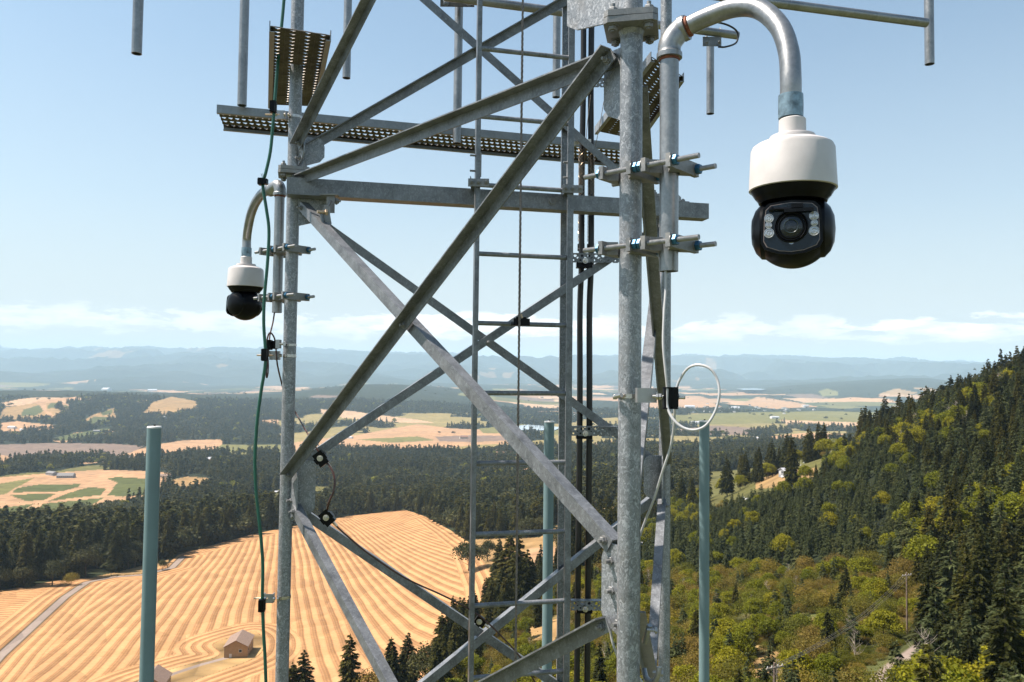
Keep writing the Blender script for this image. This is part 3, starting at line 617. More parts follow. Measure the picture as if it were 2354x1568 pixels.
def scatter():
    out = []
    def band(d0, d1, sp, hmul):
        n = int(.5*(d1**2-d0**2)*1.36/(sp*sp)); d = np.sqrt(rng.random(n)*(d1**2-d0**2)+d0**2); a = (rng.random(n)-.5)*1.36
        # thin random points out on a jittered lattice for even spacing
        x = d*np.sin(a); y = d*np.cos(a); gx = np.floor(x/sp); gy = np.floor(y/sp)
        _, u = np.unique(gx*100003+gy, return_index=True); gx, gy = gx[u], gy[u]
        x = (gx+.5+(rng.random(len(u))-.5)*.9)*sp; y = (gy+.5+(rng.random(len(u))-.5)*.9)*sp
        z = terrain(x, y); px, py = proj(x, y, z); d = np.hypot(x, y)
        m = (px > -140) & (px < 2500) & (py < 1568+25*F/d) & (y > 20); x, y, z, px, py, d = (q[m] for q in (x, y, z, px, py, d))
        col, tree = dens_open(px, py, x, y, d, z); hp = [(p.x, p.y) for p in hay_w]
        tree &= ~inpoly(x, y, hp) & (segdist(x, y, [(p.x, p.y) for p in road_w]) > 7) & (segdist(x, y, [(p.x, p.y) for p in lane_w]) > 4.5)
        tree &= ~((px < 1000) & (d < 330)) & ~((px < 640) & (d < 420))
        isec = rng.random(len(x)); den = fbm(x/55, y/55, 101, 3)
        young = inpoly(px, py, YOUNGZ); bush = inpoly(px, py, BUSHZ); clr = inpoly(px, py, CLEARZ); edge = inpoly(px, py, EDGEZ)
        right = (px > 1450) & (d < 560)
        for i in np.nonzero(tree)[0]:
            r1, r2 = rng.random(), rng.random()
            if clr[i]:
                if r1 > .22: continue
                k, h = ('bush', 1.6+2.6*r2)
            elif bush[i]:
                k, h = ('bush', 2.4+3.6*r2) if r1 < .56 else (('maple', 4+4.5*r2) if r1 < .84 else (('dead', 4.5+2.5*r2) if r1 < .865 else ('young', 5+4*r2)))
                if k == 'young' and r1 > .975: k, h = 'fir', 8+4*r2
                if r1 < .04: continue
            elif young[i]: k, h = ('young', 6.5+3.5*r2) if r1 < .95 else ('maple', 7+4*r2)
            elif right[i] and den[i] > .66 and r1 < .2: k, h = ('maple', 9+4*r2)
            elif right[i]: k, h = ('fir', 9+10*r2*r2) if r1 < .50 else (('young', 8+7*r2) if r1 < .90 else ('maple' if r1 < .972 else 'dead', 8+5*r2))
            elif d[i] < 1300:
                dec = den[i] > .56 or r1 < .12
                k, h = ('fir', 21+9*r2) if not dec else ('oak', 13+6*r2)
                if edge[i]: k, h = (('oak', 14+6*r2) if (r1 < .38) else ('fir', 27+10*r2))
                if d[i] < 420: k, h = ('fir', 13+8*r2) if r1 < .5 else ('bush' if r1 < .8 else 'maple', 5+3*r2)
            else:
                k, h = ('fir', 20+12*r2) if (den[i] < .60 and r1 > .10) else ('oak', 14+6*r2)
                if den[i] > .70 and r1 < .4: k = 'maple'
                h *= hmul
            out.append((x[i], y[i], z[i]-.2, k, h, hmul))
    band(78, 560, 4.1, 1); band(560, 1300, 8.2, 1); band(1300, 2600, 13, 1.0); band(2600, 5600, 21, 1.12)
    # low brush between the shrubs
    n = 16000; d = np.sqrt(rng.random(n)*(360**2-75**2)+75**2); a = rng.random(n)*.95-.30; x, y = d*np.sin(a), d*np.cos(a); z = terrain(x, y); px, py = proj(x, y, z)
    col, tree = dens_open(px, py, x, y, d); q = np.nonzero(inpoly(px, py, BUSHZ) & tree & (fbm(x/9, y/9, 121, 3) > .44) & (segdist(x, y, [(p.x, p.y) for p in lane_w]) > 3.4))[0]
    for i in q: out.append((x[i], y[i], z[i]-.1, 'bush', .7+1.1*rng.random(), 1.5))
    # hedgerow trees out in the fields
    n = 2600; d = 2000+rng.random(n)*9000; a = (rng.random(n)-.5)*1.3; x, y = d*np.sin(a), d*np.cos(a); q = vnoise(x/150, y/400, 201) > .72
    x, y = x[q], y[q]; z = terrain(x, y)
    for i in range(len(x)): out.append((x[i], y[i], z[i]-.3, 'oak', 11+7*rng.random(), 1.3))
    return out
trees = scatter()
def special(px, py, k, h, label, dist=None):
    p = hit(px, py) if dist is None else None
    if dist is not None:
        q = P(px, py, dist); p = Vector((q.x, q.y, float(terrain(q.x, q.y)[0])))
    return (p.x, p.y, p.z-.2, k, h, 1.3 if 'at the field edge' in label else 1, label)
SPECIAL = [
 (1820, 1118, 'fir', 27, 'tall dark pine standing alone by the grey shed in the clearing'),
 (1740, 1075, 'fir', 25, 'dark fir at the left rim of the hillside clearing'), (1715, 1072, 'fir', 23, 'dark fir beside the first one left of the clearing'),
 (1700, 1085, 'fir', 20, 'dark fir leaning over the dirt track left of the clearing'),
 (1770, 1066, 'maple', 15, 'yellow green maple between the dark firs behind the clearing'),
 (1795, 1062, 'maple', 13, 'bright maple just left of the lone pine'),
 (1990, 1010, 'fir', 22, 'single pointed fir breaking the ridge line against the valley'),
 (1850, 1112, 'maple', 11, 'round green maple at the right end of the clearing'),
 (1660, 1135, 'oak', 9, 'round shrubby oak below the dirt track'), (1620, 1150, 'maple', 10, 'light green tree at the lower left of the clearing'),
 (255, 1322, 'oak', 8, 'round bush alone on the grass beside the farm road'), (374, 1310, 'oak', 7, 'small dark bush by the bend of the farm road'),
 (163, 1345, 'bush', 7, 'brownish round bush under the woods at the field corner'),
 (55, 1350, 'oak', 15, 'broad oak at the edge of the hay field, far left'), (120, 1345, 'oak', 15, 'broad oak at the edge of the hay field beside the brown bush'),
 (1170, 1395, 'fir', 33, 'tall fir behind the steel cable at the field edge'), (1145, 1375, 'fir', 29, 'left one of the tall firs at the field edge'),
 (1190, 1405, 'fir', 32, 'right one of the tall firs at the field edge'), (1210, 1400, 'fir', 25, 'shorter fir right of the tall group at the field edge'),
 (1078, 1312, 'oak', 20, 'dark oak left of the ladder at the field edge'), (1120, 1290, 'oak', 14, 'dark oak in front of the cream house'),
 (1155, 1200, 'fir', 26, 'tall fir rising behind the cream house'),
 (1235, 1440, 'fir', 14, 'conifer beside the middle teal antenna'), (1155, 1470, 'fir', 17, 'conifer behind the ladder foot'),
 (1210, 1470, 'maple', 9, 'yellow green tree on the dry slope right of the ladder')]
FRONT = [(700, 'fir', 3, 1492, 238, 'bushy young fir at the bottom edge, leftmost of the row'), (805, 'fir', 3, 1455, 240, 'tall fir in the middle of the row at the bottom edge'),
 (672, 'fir', 3, 1520, 236, 'low fir beside the left tower leg at the bottom edge'),
 (900, 'fir', 3, 1462, 242, 'narrow fir right of the tall one at the bottom edge'), (938, 'fir', 3, 1452, 250, 'pointed fir behind the broad oak at the bottom edge'),
 (985, 'oak', 3, 1478, 240, 'broad grey green oak at the bottom edge, right end of the row'), (855, 'bush', 3, 1540, 240, 'small bush between the firs at the bottom edge')]
items = [t + (None,) for t in trees] + [special(a, b, k, h, lb) for a, b, k, h, lb in SPECIAL]
for q_ in range(52):                                # the stand of firs and maples on the crest behind the clearing
    px_ = 1535+rng.random()*400; py_ = (1092 if px_ < 1700 else 1072 if px_ < 1800 else 1056)-rng.random()*14; p = hit(px_, py_)
    if p.y > 640: q = P(px_, py_, 520+60*rng.random()); p = Vector((q.x, q.y, float(terrain(q.x, q.y)[0])))
    r_ = rng.random(); items.append((p.x, p.y, p.z-.3, 'fir' if r_ < .6 else 'maple', (17+9*rng.random()) if r_ < .6 else 10+5*rng.random(), 1, None))
for px_, k, h, top, dist, lb in FRONT:
    q = P(px_, top, dist); g = float(terrain(q.x, q.y)[0]); h2 = max(h, q.z-g); items.append((q.x, q.y, g-.2, k, h2, {'fir': 1.25, 'oak': 1.1}.get(k, 1), lb))
def zone(px, pt, d):
    xs = [(150, 'at the far left'), (355, 'left of left antenna'), (640, 'left of the left leg'), (900, 'just right of the left leg'), (1090, 'left of the ladder'), (1190, 'left of the steel cable'),
          (1300, 'behind the ladder'), (1420, 'behind the black coax pair'), (1530, 'right beside the large leg'), (1615, 'just left of right antenna'), (1730, 'just right of right antenna'), (1850, 'well right of right antenna'),
          (1980, 'below the near camera'), (2110, 'right of the near camera'), (2230, 'towards the right frame edge'), (9999, 'at the right frame edge')]
    ys = [(930, 'high on the skyline'), (1030, 'near the top of the slope'), (1120, 'on the upper slope'), (1220, 'on the middle slope'), (1320, 'on the lower slope'), (1430, 'low down'), (9999, 'at the bottom edge')]
    if px < 640: ys = [(1130, 'deep in the wood'), (1200, 'in the wood above the field'), (1270, 'at the wood edge'), (9999, 'in front of the wood')]
    return next(w for q, w in ys if pt < q)+', '+next(w for q, w in xs if px < q)
KN = {'fir': ('fir_tree', 'dark fir', 'fir'), 'young': ('young_fir', 'young green fir', 'fir'), 'oak': ('oak_tree', 'dark round oak', 'oak'), 'maple': ('maple_tree', 'yellow green maple', 'maple'),
      'bush': ('bush', 'olive green bush', 'bush'), 'dead': ('dead_tree', 'bare bleached tree', 'dead tree')}
def plant_all():
    A = np.array([(i[0], i[1], i[2], i[4]) for i in items]); d = np.hypot(A[:, 0], A[:, 1]); px, py = proj(A[:, 0], A[:, 1], A[:, 2]); pt = proj(A[:, 0], A[:, 1], A[:, 2]+A[:, 3])[1]
    # keep the near ones that the picture shows: score by height, drop those buried behind the next crowns down the slope
    size = A[:, 3]/d*F; vis = (px > -10) & (px < 2363) & (pt < 1560)
    order = np.argsort(-size*vis); chosen = set(); occ = np.full((160, 240), 1e9)
    score = []
    for i in np.argsort(d):
        if not vis[i] or size[i] < 34: continue
        gx0, gx1 = int(max(0, (px[i]-size[i]*.12)/10)), int(min(239, (px[i]+size[i]*.12)/10)); gy0, gy1 = int(max(0, pt[i]/10)), int(min(159, min(py[i], 1568)/10))
        blk = occ[gy0:gy1+1, gx0:gx1+1]; fr = (blk > d[i]).mean() if blk.size else 0
        score.append((fr*min(size[i], (1568-pt[i]))*size[i]*.25, i)); blk[blk > d[i]] = d[i]
        if len(score) > 9000: break
    score.sort(reverse=True)
    lab = [i for i in range(len(items)) if items[i][6]]
    pick = lab + [i for s_, i in score if not items[i][6]][:300-len(lab)]
    cnt = {}
    def plain(i):
        k, h = items[i][3], items[i][4]; sz = ('large ' if size[i] > 230 else ('' if size[i] > 120 else 'small ')) if k != 'young' else ''
        return sz + KN[k][1] + ' ' + zone(px[i], pt[i], d[i])
    for i in pick:
        if not items[i][6]: cnt.setdefault(plain(i), []).append(i)
    order_word = {}
    for k_, v_ in cnt.items():
        v_.sort(key=lambda q: px[q]); n_ = len(v_)
        if 2 <= n_ <= 5:
            for j_, q in enumerate(v_): order_word[q] = {2: ['left one', 'right one'], 3: ['left one', 'middle one', 'right one'], 4: ['leftmost', 'second', 'third', 'rightmost'], 5: ['leftmost', 'second', 'middle', 'fourth', 'rightmost']}[n_][j_]
    for i in pick:
        x, y, z, k, h, hm, lb = items[i]; v = i % len(KINDS[k]); crown, trunk = KINDS[k][v]; nm, ds, cat = KN[k]
        if lb is None:
            zn = zone(px[i], pt[i], d[i]); sz = ('large ' if size[i] > 230 else ('' if size[i] > 120 else 'small ')) if k != 'young' else ''
            lb2 = sz + ds + ' ' + zn + ((', ' + order_word[i]) if i in order_word else ''); grp = ds + 's ' + zn
        else: lb2, grp = lb, None
        e = thing(nm, lb2, cat, (x, y, z), grp); e.scale = (h*hm*(.9+.25*random.random()),)*2 + (h,); e.rotation_euler = (0, 0, random.random()*6.28)
        if trunk: o = bpy.data.objects.new('trunk', trunk); C.objects.link(o); o.parent = e
        if crown: o = bpy.data.objects.new('crown', crown); C.objects.link(o); o.parent = e
    ps = set(pick)
    # everything smaller: instances on points, near ones with the full shapes
    def stuff(name, idx, protos, label):
        col = bpy.data.collections.new(name+'_shapes'); order = []; amap = {}
        j = 0
        for k, ms in protos.items():
            for v, me in enumerate(ms):
                o = bpy.data.objects.new('shape_%03d' % j, me); col.objects.link(o); amap[(k, v)] = j; j += 1
        pts = [items[i] for i in idx]; n = len(pts); me = bpy.data.meshes.new(name); me.vertices.add(n)
        me.vertices.foreach_set('co', np.array([(p[0], p[1], p[2]) for p in pts], np.float32).ravel())
        a = me.attributes.new('pick', 'INT', 'POINT'); a.data.foreach_set('value', np.array([amap[(p[3], i % len(protos[p[3]]))] for p, i in zip(pts, idx)], np.int32))
        hs = np.array([p[4] for p in pts]); wd = np.array([p[5] for p in pts]); w = hs*wd*(.85+.35*rng.random(n))
        a = me.attributes.new('size', 'FLOAT_VECTOR', 'POINT'); a.data.foreach_set('vector', np.stack([w, w, hs], 1).astype(np.float32).ravel())
        a = me.attributes.new('spin', 'FLOAT_VECTOR', 'POINT'); a.data.foreach_set('vector', np.stack([rng.normal(0, .03, n), rng.normal(0, .03, n), rng.random(n)*6.28], 1).astype(np.float32).ravel())
        o = bpy.data.objects.new(name, me); C.objects.link(o); o['kind'] = 'stuff'; o['label'] = label; o['category'] = 'forest'
        g = bpy.data.node_groups.new(name, 'GeometryNodeTree'); g.interface.new_socket('Geometry', in_out='INPUT', socket_type='NodeSocketGeometry'); g.interface.new_socket('Geometry', in_out='OUTPUT', socket_type='NodeSocketGeometry')
        gi, go = g.nodes.new('NodeGroupInput'), g.nodes.new('NodeGroupOutput'); ins = g.nodes.new('GeometryNodeInstanceOnPoints'); ci = g.nodes.new('GeometryNodeCollectionInfo')
        ci.inputs[0].default_value = col; ci.inputs[1].default_value = True; ci.inputs[2].default_value = True; ins.inputs['Pick Instance'].default_value = True
        def na(nm_, ty): q = g.nodes.new('GeometryNodeInputNamedAttribute'); q.data_type = ty; q.inputs[0].default_value = nm_; return q.outputs[0]
        L = g.links.new; L(gi.outputs[0], ins.inputs['Points']); L(ci.outputs[0], ins.inputs['Instance']); L(na('pick', 'INT'), ins.inputs['Instance Index'])
        L(na('size', 'FLOAT_VECTOR'), ins.inputs['Scale']); L(na('spin', 'FLOAT_VECTOR'), ins.inputs['Rotation']); L(ins.outputs[0], go.inputs[0])
        md = o.modifiers.new('scatter', 'NODES'); md.node_group = g; return o
    def joined(c, tmesh):
        if c is None: return tmesh
        me = bpy.data.meshes.new('tree'); v1 = [tuple(v.co) for v in c.vertices]; v2 = [tuple(v.co) for v in tmesh.vertices]; n = len(v1)
        me.from_pydata(v1+v2, [], [tuple(p.vertices) for p in c.polygons]+[tuple(q+n for q in p.vertices) for p in tmesh.polygons])
        me.materials.append(c.materials[0]); me.materials.append(tmesh.materials[0]); me.polygons.foreach_set('material_index', [0]*len(c.polygons)+[1]*len(tmesh.polygons)); return me
    near = [i for i in range(len(items)) if i not in ps and d[i] < 620]; far = [i for i in range(len(items)) if i not in ps and d[i] >= 620]
    stuff('hillside_woods', near, {k: [joined(c, t) for c, t in v] for k, v in KINDS.items()}, 'mixed woods of firs, maples and scrub covering the near slopes')
    stuff('distant_forest', far, FAR, 'dark conifer forest covering the lower slopes and far hills')
    print('TREES', len(pick), len(near), len(far))
plant_all()
# dry grass and low scrub on the near slopes

# ------------------------------------------------------------------ tower
def Z(h): return CZ + h
LA = Vector((.381, 2.57, 0)); LB = Vector((-1.27, 4.55, 0)); LC = Vector((.985, 5.12, 0))
RL = .0365
def on(L, h): return Vector((L.x, L.y, Z(h)))
cen3 = (LA+LB+LC)/3
tw = thing('lattice_tower', 'galvanised three legged lattice tower with crossed angle braces', 'tower', (cen3.x, cen3.y, 0))
def bolt(mb_parent, c, d, r=.0125, h=.012, shank=.018, mat=None):
    mb = MB(); d = Vector(d).normalized(); c = Vector(c)
    mb.lathe(c, [(r*1.5, 0), (r*1.5, .003)], d, 18); mb.hexa(c+d*(.003+h/2), d, r*1.15, h); mb.cyl(c+d*(.003+h*.8), c+d*(.003+h+shank), r*.55, n=12)
    return mb.build('bolt', mat or M['cast'], mb_parent)
def flange(L, h, rot, hd=.112):
    f = None
    for k, (dz, nm) in enumerate(((0, 'splice_plate'), (.0215, 'splice_plate'))):
        a = [rot + k*.02 + i*math.pi/2 for i in range(4)]; pr = []
        for q in a:                                   # square with clipped corners
            for e in (-.09, .09): pr.append((math.cos(q+e)*hd, math.sin(q+e)*hd))
        mb = MB(); mb.prism(pr, (L.x, L.y, Z(h)+dz), (1, 0, 0), (0, 1, 0), .0195); f = mb.build(nm, M['cast'], tw)
        for q in a:
            c = Vector((L.x+math.cos(q)*hd*.72, L.y+math.sin(q)*hd*.72, Z(h)+dz))
            if k == 0: bolt(f, c, (0, 0, -1), .0135, .013, .004)
            else: bolt(f, c+Vector((0, 0, .0195)), (0, 0, 1), .0135, .013, .014)
LV = [1.13]
for L, rot in ((LA, R(-57)), (LB, R(-30)), (LC, R(20))):
    mb = MB(); mb.cyl((L.x, L.y, -.6), (L.x, L.y, Z(1.13)), RL, n=40); mb.cyl((L.x, L.y, Z(1.171)), (L.x, L.y, Z(7)), RL, n=40)
    mb.cyl((L.x, L.y, Z(1.113)), (L.x, L.y, Z(1.129)), RL, .043, n=40)
    mb.build('leg', M['galv'], tw); flange(L, 1.13, rot)
def face_n(a, b, c):
    d = (b-a).normalized(); n = Vector((d.y, -d.x, 0)); return n if n.dot(c-a) < 0 else -n
nAB, nBC, nAC = face_n(LA, LB, LC), face_n(LB, LC, LA), face_n(LA, LC, LB)
def brace(a, ha, b, hb, n, mode, ins=.075, off=.0, L=.05, nm='brace', ends=True):
    """mode 'out': second leg at the upper edge turned outwards; 'in': turned inwards"""
    p0, p1 = on(a, ha), on(b, hb); d = (p1-p0).normalized()
    hd = Vector((d.x, d.y, 0)).length; p0 = p0 + d*(ins/hd); p1 = p1 - d*(ins/hd)
    w = n.cross(d); w = w if w.z > 0 else -w; w.normalize()
    o = n*off; e2 = n if mode == 'out' else -n
    mb = MB(); mb.angle(p0+w*L/2+o, p1+w*L/2+o, -w, e2, L, .0055); q = mb.build(nm, M['galv2'], tw, smooth=False)
    if ends:
        for p, s in ((p0, 1), (p1, -1)): bolt(q, p+d*s*.03+o+n*(.0005 if mode == 'out' else .0005)+(n*.0055 if mode == 'out' else Vector((0, 0, 0))), n, .0105, .010, .012)
    return q
T1, T2, H1, H2 = 1.00, 1.235, -.61, -.745       # joint heights of the panels (relative to the camera)
b1 = brace(LA, 1.115, LB, -.63, nAB, 'out', .062, .018)
b2 = brace(LB, T1, LA, H1, nAB, 'in', .085, .0)
b3 = brace(LB, 1.095, LA, 1.06, nAB, 'out', .08, -.012)
brace(LB, T2, LA, 3.0, nAB, 'out', .07, .006)
brace(LB, H2+.03, LA, -2.36, nAB, 'in', .07, 0)
brace(LA, H2-.01, LB, -2.36, nAB, 'out', .07, .018)
brace(LB, T2+.01, LC, 2.85, nBC, 'in', .08, .012); brace(LB, 2.83, LC, T1+.05, nBC, 'out', .08, -.006)
brace(LB, T1-.02, LC, H1+.03, nBC, 'out', .09, .012); brace(LB, H1+.04, LC, T1, nBC, 'out', .09, -.006)
brace(LB, H2+.01, LC, -2.4, nBC, 'out', .08, .012); brace(LC, H2+.02, LB, -2.4, nBC, 'out', .08, -.006)
brace(LC, T1, LA, H1, nAC, 'in', .07, .012); brace(LA, T1, LC, H1, nAC, 'out', .07, -.002); brace(LC, H2, LA, -2.36, nAC, 'in', .07, .012)
brace(LA, H2, LC, -2.36, nAC, 'out', .07, -.002); brace(LA, 1.3, LC, 2.9, nAC, 'out', .07, 0)
for lv in range(3):                              # further panels down to the ground, seen from below only
    h0, h1 = -2.5-lv*1.8, -4.2-lv*1.8
    for a, b, n in ((LA, LB, nAB), (LB, LC, nBC), (LC, LA, nAC)):
        brace(a, h0, b, h1, n, 'in', .08, .01, ends=False); brace(b, h0, a, h1, n, 'out', .08, -.006, ends=False)
def xbolt(p, n): bolt(b1, p, n, .0115, .010, .012)
# crossing bolts
def cross(p0, p1, q0, q1):
    d1, d2 = p1-p0, q1-q0; w = p0-q0; a, b, c, d, e = d1.dot(d1), d1.dot(d2), d2.dot(d2), d1.dot(w), d2.dot(w)
    s = (b*e-c*d)/(a*c-b*b); return p0+d1*s
xbolt(cross(on(LA, 1.115), on(LB, -.63), on(LB, T1), on(LA, H1)) + nAB*.022, nAB)
xbolt(cross(on(LB, T1), on(LC, H1), on(LB, H1), on(LC, T1)) - nBC*.008, -nBC)
xbolt(cross(on(LB, T2), on(LC, 2.85), on(LB, 2.83), on(LC, T1)) - nBC*.008, -nBC)
def gusset(L, h0, h1, other, n, w=.13, off=-.006, holes=()):
    d = Vector((other.x-L.x, other.y-L.y, 0)).normalized()
    mb = MB(); hh = h1-h0
    pr = [(.03, 0), (w*.85, .04), (w, .07), (w, hh-.05), (w*.9, hh-.01), (w*.8, hh), (.03, hh)]
    mb.prism(pr, Vector((L.x, L.y, Z(h0)))+n*off, d, (0, 0, 1), .008 if d.cross(Vector((0, 0, 1))).dot(n) > 0 else -.008); g = mb.build('gusset_plate', M['galv'], tw, smooth=False)
    for hx, hz in holes: bolt(g, Vector((L.x, L.y, Z(hz)))+d*hx+n*(off+.001), n, .0125, .011, .020)
    return g
gusset(LA, -.85, -.55, LB, nAB, .125, -.014, [(.085, -.605), (.08, -.70), (.05, -.80)]); gusset(LA, .84, 1.10, LB, nAB, .135, -.02)
gusset(LB, -.83, -.52, LA, nAB, .12, -.014, [(.05, -.72)]); gusset(LB, -.84, -.50, LC, nBC, .16, -.02); gusset(LB, .84, 1.10, LC, nBC, .2, -.02)
gusset(LB, 1.18, 1.36, LC, nBC, .17, -.02, [(.12, 1.25)]); gusset(LB, 1.18, 1.34, LA, nAB, .11, -.014, [(.06, 1.225)])
gusset(LC, -.8, -.5, LB, nBC, .15, -.02); gusset(LC, .85, 1.1, LB, nBC, .16, -.02); gusset(LA, -.85, -.5, LC, nAC, .12, -.012); gusset(LC, -.85, -.5, LA, nAC, .14, -.012)
gusset(LA, 1.19, 1.5, LB, nAB, .32, -.02); gusset(LA, .8, 1.09, LC, nAC, .12, -.012)

# square beam spanning the far face
pl = P(660, 418, 4.46); pr_ = P(1621, 487, 5.02); bl, br = Vector((pl.x, pl.y, Z(1.045))), Vector((pr_.x, pr_.y, Z(1.045)))
bd = (br-bl).normalized(); bn = bd.cross(Vector((0, 0, 1)))
beam = thing('support_beam', 'long grey square steel beam across the tower above the ladder middle', 'beam', bl)
mb = MB(); hs = .048
def sq(c, s): return [c+bn*a*s+Vector((0, 0, b*s)) for a, b in ((-1, -1), (1, -1), (1, 1), (-1, 1))]
vs = sq(bl, hs)+sq(br, hs)+sq(br, hs-.005)+sq(br-bd*.2, hs-.005)
fs = [(k, (k+1) % 4, 4+(k+1) % 4, 4+k) for k in range(4)]+[(4+k, 4+(k+1) % 4, 8+(k+1) % 4, 8+k) for k in range(4)]+[(8+k, 8+(k+1) % 4, 12+(k+1) % 4, 12+k) for k in range(4)]+[(3, 2, 1, 0), (12, 13, 14, 15)]
mb.add(vs, fs); mb.build('tube', M['galv2'], beam, smooth=False)
for t_, w_ in ((.455, .02), (.67, .02), (.60, .012), (.93, .016)):
    c = bl.lerp(br, t_) + bn*(hs+.001)
    if w_ == .012: bolt(beam, c, bn, .017, .008, 0)
for f_ in (.05, .94):
    c = bl.lerp(br, f_)+Vector((0, 0, hs+.002)); mb = MB(); mb.box(c+Vector((0, 0, .004)), .06, .06, .007, bd, bn, (0, 0, 1)); q = mb.build('washer_plate', M['cast'], beam); bolt(q, c+Vector((0, 0, .008)), (0, 0, 1), .012, .012, .005)
# strap clamp hanging the brace from the beam
hc = thing('hanging_clamp', 'bent steel clamp bolted under the square beam near its left end', 'clamp', P(757, 455, 4.42))
mb = MB(); c0 = P(757, 449, 4.42); mb.box(c0, .10, .05, .008); mb.box(c0+Vector((.008, 0, -.05)), .045, .008, .10); q = mb.build('hanger', M['cast'], hc); bolt(q, P(772, 463, 4.38), (1, -.3, 0), .013, .012, .012)
mb = MB(); mb.tube([P(738, 492, 4.32), P(742, 515, 4.31), P(750, 524, 4.31), P(758, 515, 4.33), P(752, 480, 4.36), P(760, 462, 4.38)], .010, 6); mb.prism([(-.02, -.05), (.035, -.04), (.03, .06), (0, .07)], P(745, 500, 4.33), (1, 0, 0), (0, 0, 1), .006); mb.build('strap', M['cast'], hc)
mb = MB(); mb.cyl(P(729, 487, 4.30), P(757, 490, 4.34), .009, n=12); mb.hexa(P(750, 489, 4.33), (1, .3, 0), .018, .014); mb.build('rod', M['brass'], hc)

# ------------------------------------------------------------------ ladder and its cable
zr = [-.105 + .4005*k for k in range(-8, 12)]
ladL, ladR = P(1091, 862, 4.56), P(1307, 863, 4.69); ld_ = (ladR-ladL); ld_.z = 0; ldn = ld_.normalized(); lno = Vector((ldn.y, -ldn.x, 0))
lad = thing('ladder', 'grey steel ladder with round rungs running up inside the tower', 'ladder', (ladL.x, ladL.y, Z(-2.6)))
for p in (ladL, ladR):
    mb = MB(); w = .025; c = Vector((p.x, p.y, 0))
    if p is ladL: mb.box((p.x, p.y, Z(1.1)), w, .045, 7.4, ldn, lno, (0, 0, 1)); mb.box(c+Vector((0, 0, Z(1.1)))-lno*.0235+ldn*.003, w+.006, .003, 7.4, ldn, lno, (0, 0, 1))
    else: mb.box((p.x, p.y, Z(1.1)), w+.002, .045, 7.4, ldn, lno, (0, 0, 1)); mb.box(c+Vector((0, 0, Z(1.1)))+lno*.0245-ldn*.006, w+.012, .003, 7.4, ldn, lno, (0, 0, 1))
    mb.build('rail', M['galv2'], lad)
for z_ in zr:
    mb = MB(); a, b = Vector((ladL.x, ladL.y, Z(z_))), Vector((ladR.x, ladR.y, Z(z_))); mb.cyl(a, b, .0138, n=16); mb.build('rung', M['galv2'], lad)
for p, s in ((ladL, 1), (ladR, -1)):                       # splice shoes
    for z_ in (1.22,):
        mb = MB(); mb.box(Vector((p.x, p.y, Z(z_-.01)))+ldn*s*(-.014)*(1 if p is ladR else -1)*s, .008, .05, .14, ldn, lno, (0, 0, 1)); q = mb.build('splice_shoe', M['cast'], lad)
        for dz in (-.045, .045): mb = MB(); mb.cyl(Vector((p.x, p.y, Z(z_+dz)))-ldn*.045, Vector((p.x, p.y, Z(z_+dz)))+ldn*.012, .006, n=10); mb.build('bolt', M['cast'], q)
for p, nmx in ((ladL, 'left'), (ladR, 'right')):           # stand-off brackets from beam to rails
    k = (p.x-bl.x)/(br.x-bl.x); q0 = bl.lerp(br, k)
    br_t = thing('ladder_bracket', 'angle bracket with bolts fixing the %s ladder rail to the square beam' % nmx, 'bracket', q0, 'ladder brackets on the square beam')
    z0 = 1.085; a = Vector((p.x, p.y, Z(z0)))+lno*.04; b = Vector((q0.x, q0.y, Z(z0)))+bn*.05
    mb = MB(); mb.angle(b-Vector((.05, 0, 0)), a-Vector((.05, 0, 0)), (0, 0, 1), (1, 0, 0), .05, .005); mb.build('arm', M['galv2'], br_t, smooth=False)
    mb = MB(); mb.box(a+Vector((.0, -.008, .012)), .12, .010, .045); g = mb.build('clamp_bar', M['cast'], br_t)
    for dx in (-.04, .0, .045): bolt(g, a+Vector((dx, -.013, .015)), (0, -1, .05), .011, .010, .016)
mb = MB(); tp = P(1198, -30, 4.5); bt = P(1187, 1640, 4.5); wire_x = (tp.x+bt.x)/2
cab = thing('safety_cable', 'thin twisted wire rope hanging straight in front of the rungs', 'cable', (wire_x, 4.5, Z(-2.6)))
for s in range(3):
    pts = [(wire_x+.0036*math.cos(2*math.pi*(i/9+s/3)), 4.5+.0036*math.sin(2*math.pi*(i/9+s/3)), Z(-2.7+i*.0105)) for i in range(int(7/.0105))]
    mb.tube(pts, .0040, 4)
mb.build('rope', M['wire'], cab)
cg = thing('cable_guide', 'small black cable guide bolted to the ladder rung in line with the clouds', 'cable guide', P(1196, 741, 4.52))
mb = MB(); mb.box(P(1196, 741, 4.54), .096, .06, .041, ldn, lno, (0, 0, 1)); mb.box(P(1195, 731, 4.54), .06, .05, .008, ldn, lno, (0, 0, 1)); mb.build('block', M['black'], cg, smooth=False)
mb = MB(); mb.cyl(P(1198, 732, 4.52), P(1198, 722, 4.52), .006, n=10); mb.hexa(P(1198, 729, 4.52), (0, 0, 1), .012, .008); mb.build('bolt', M['brass'], cg)

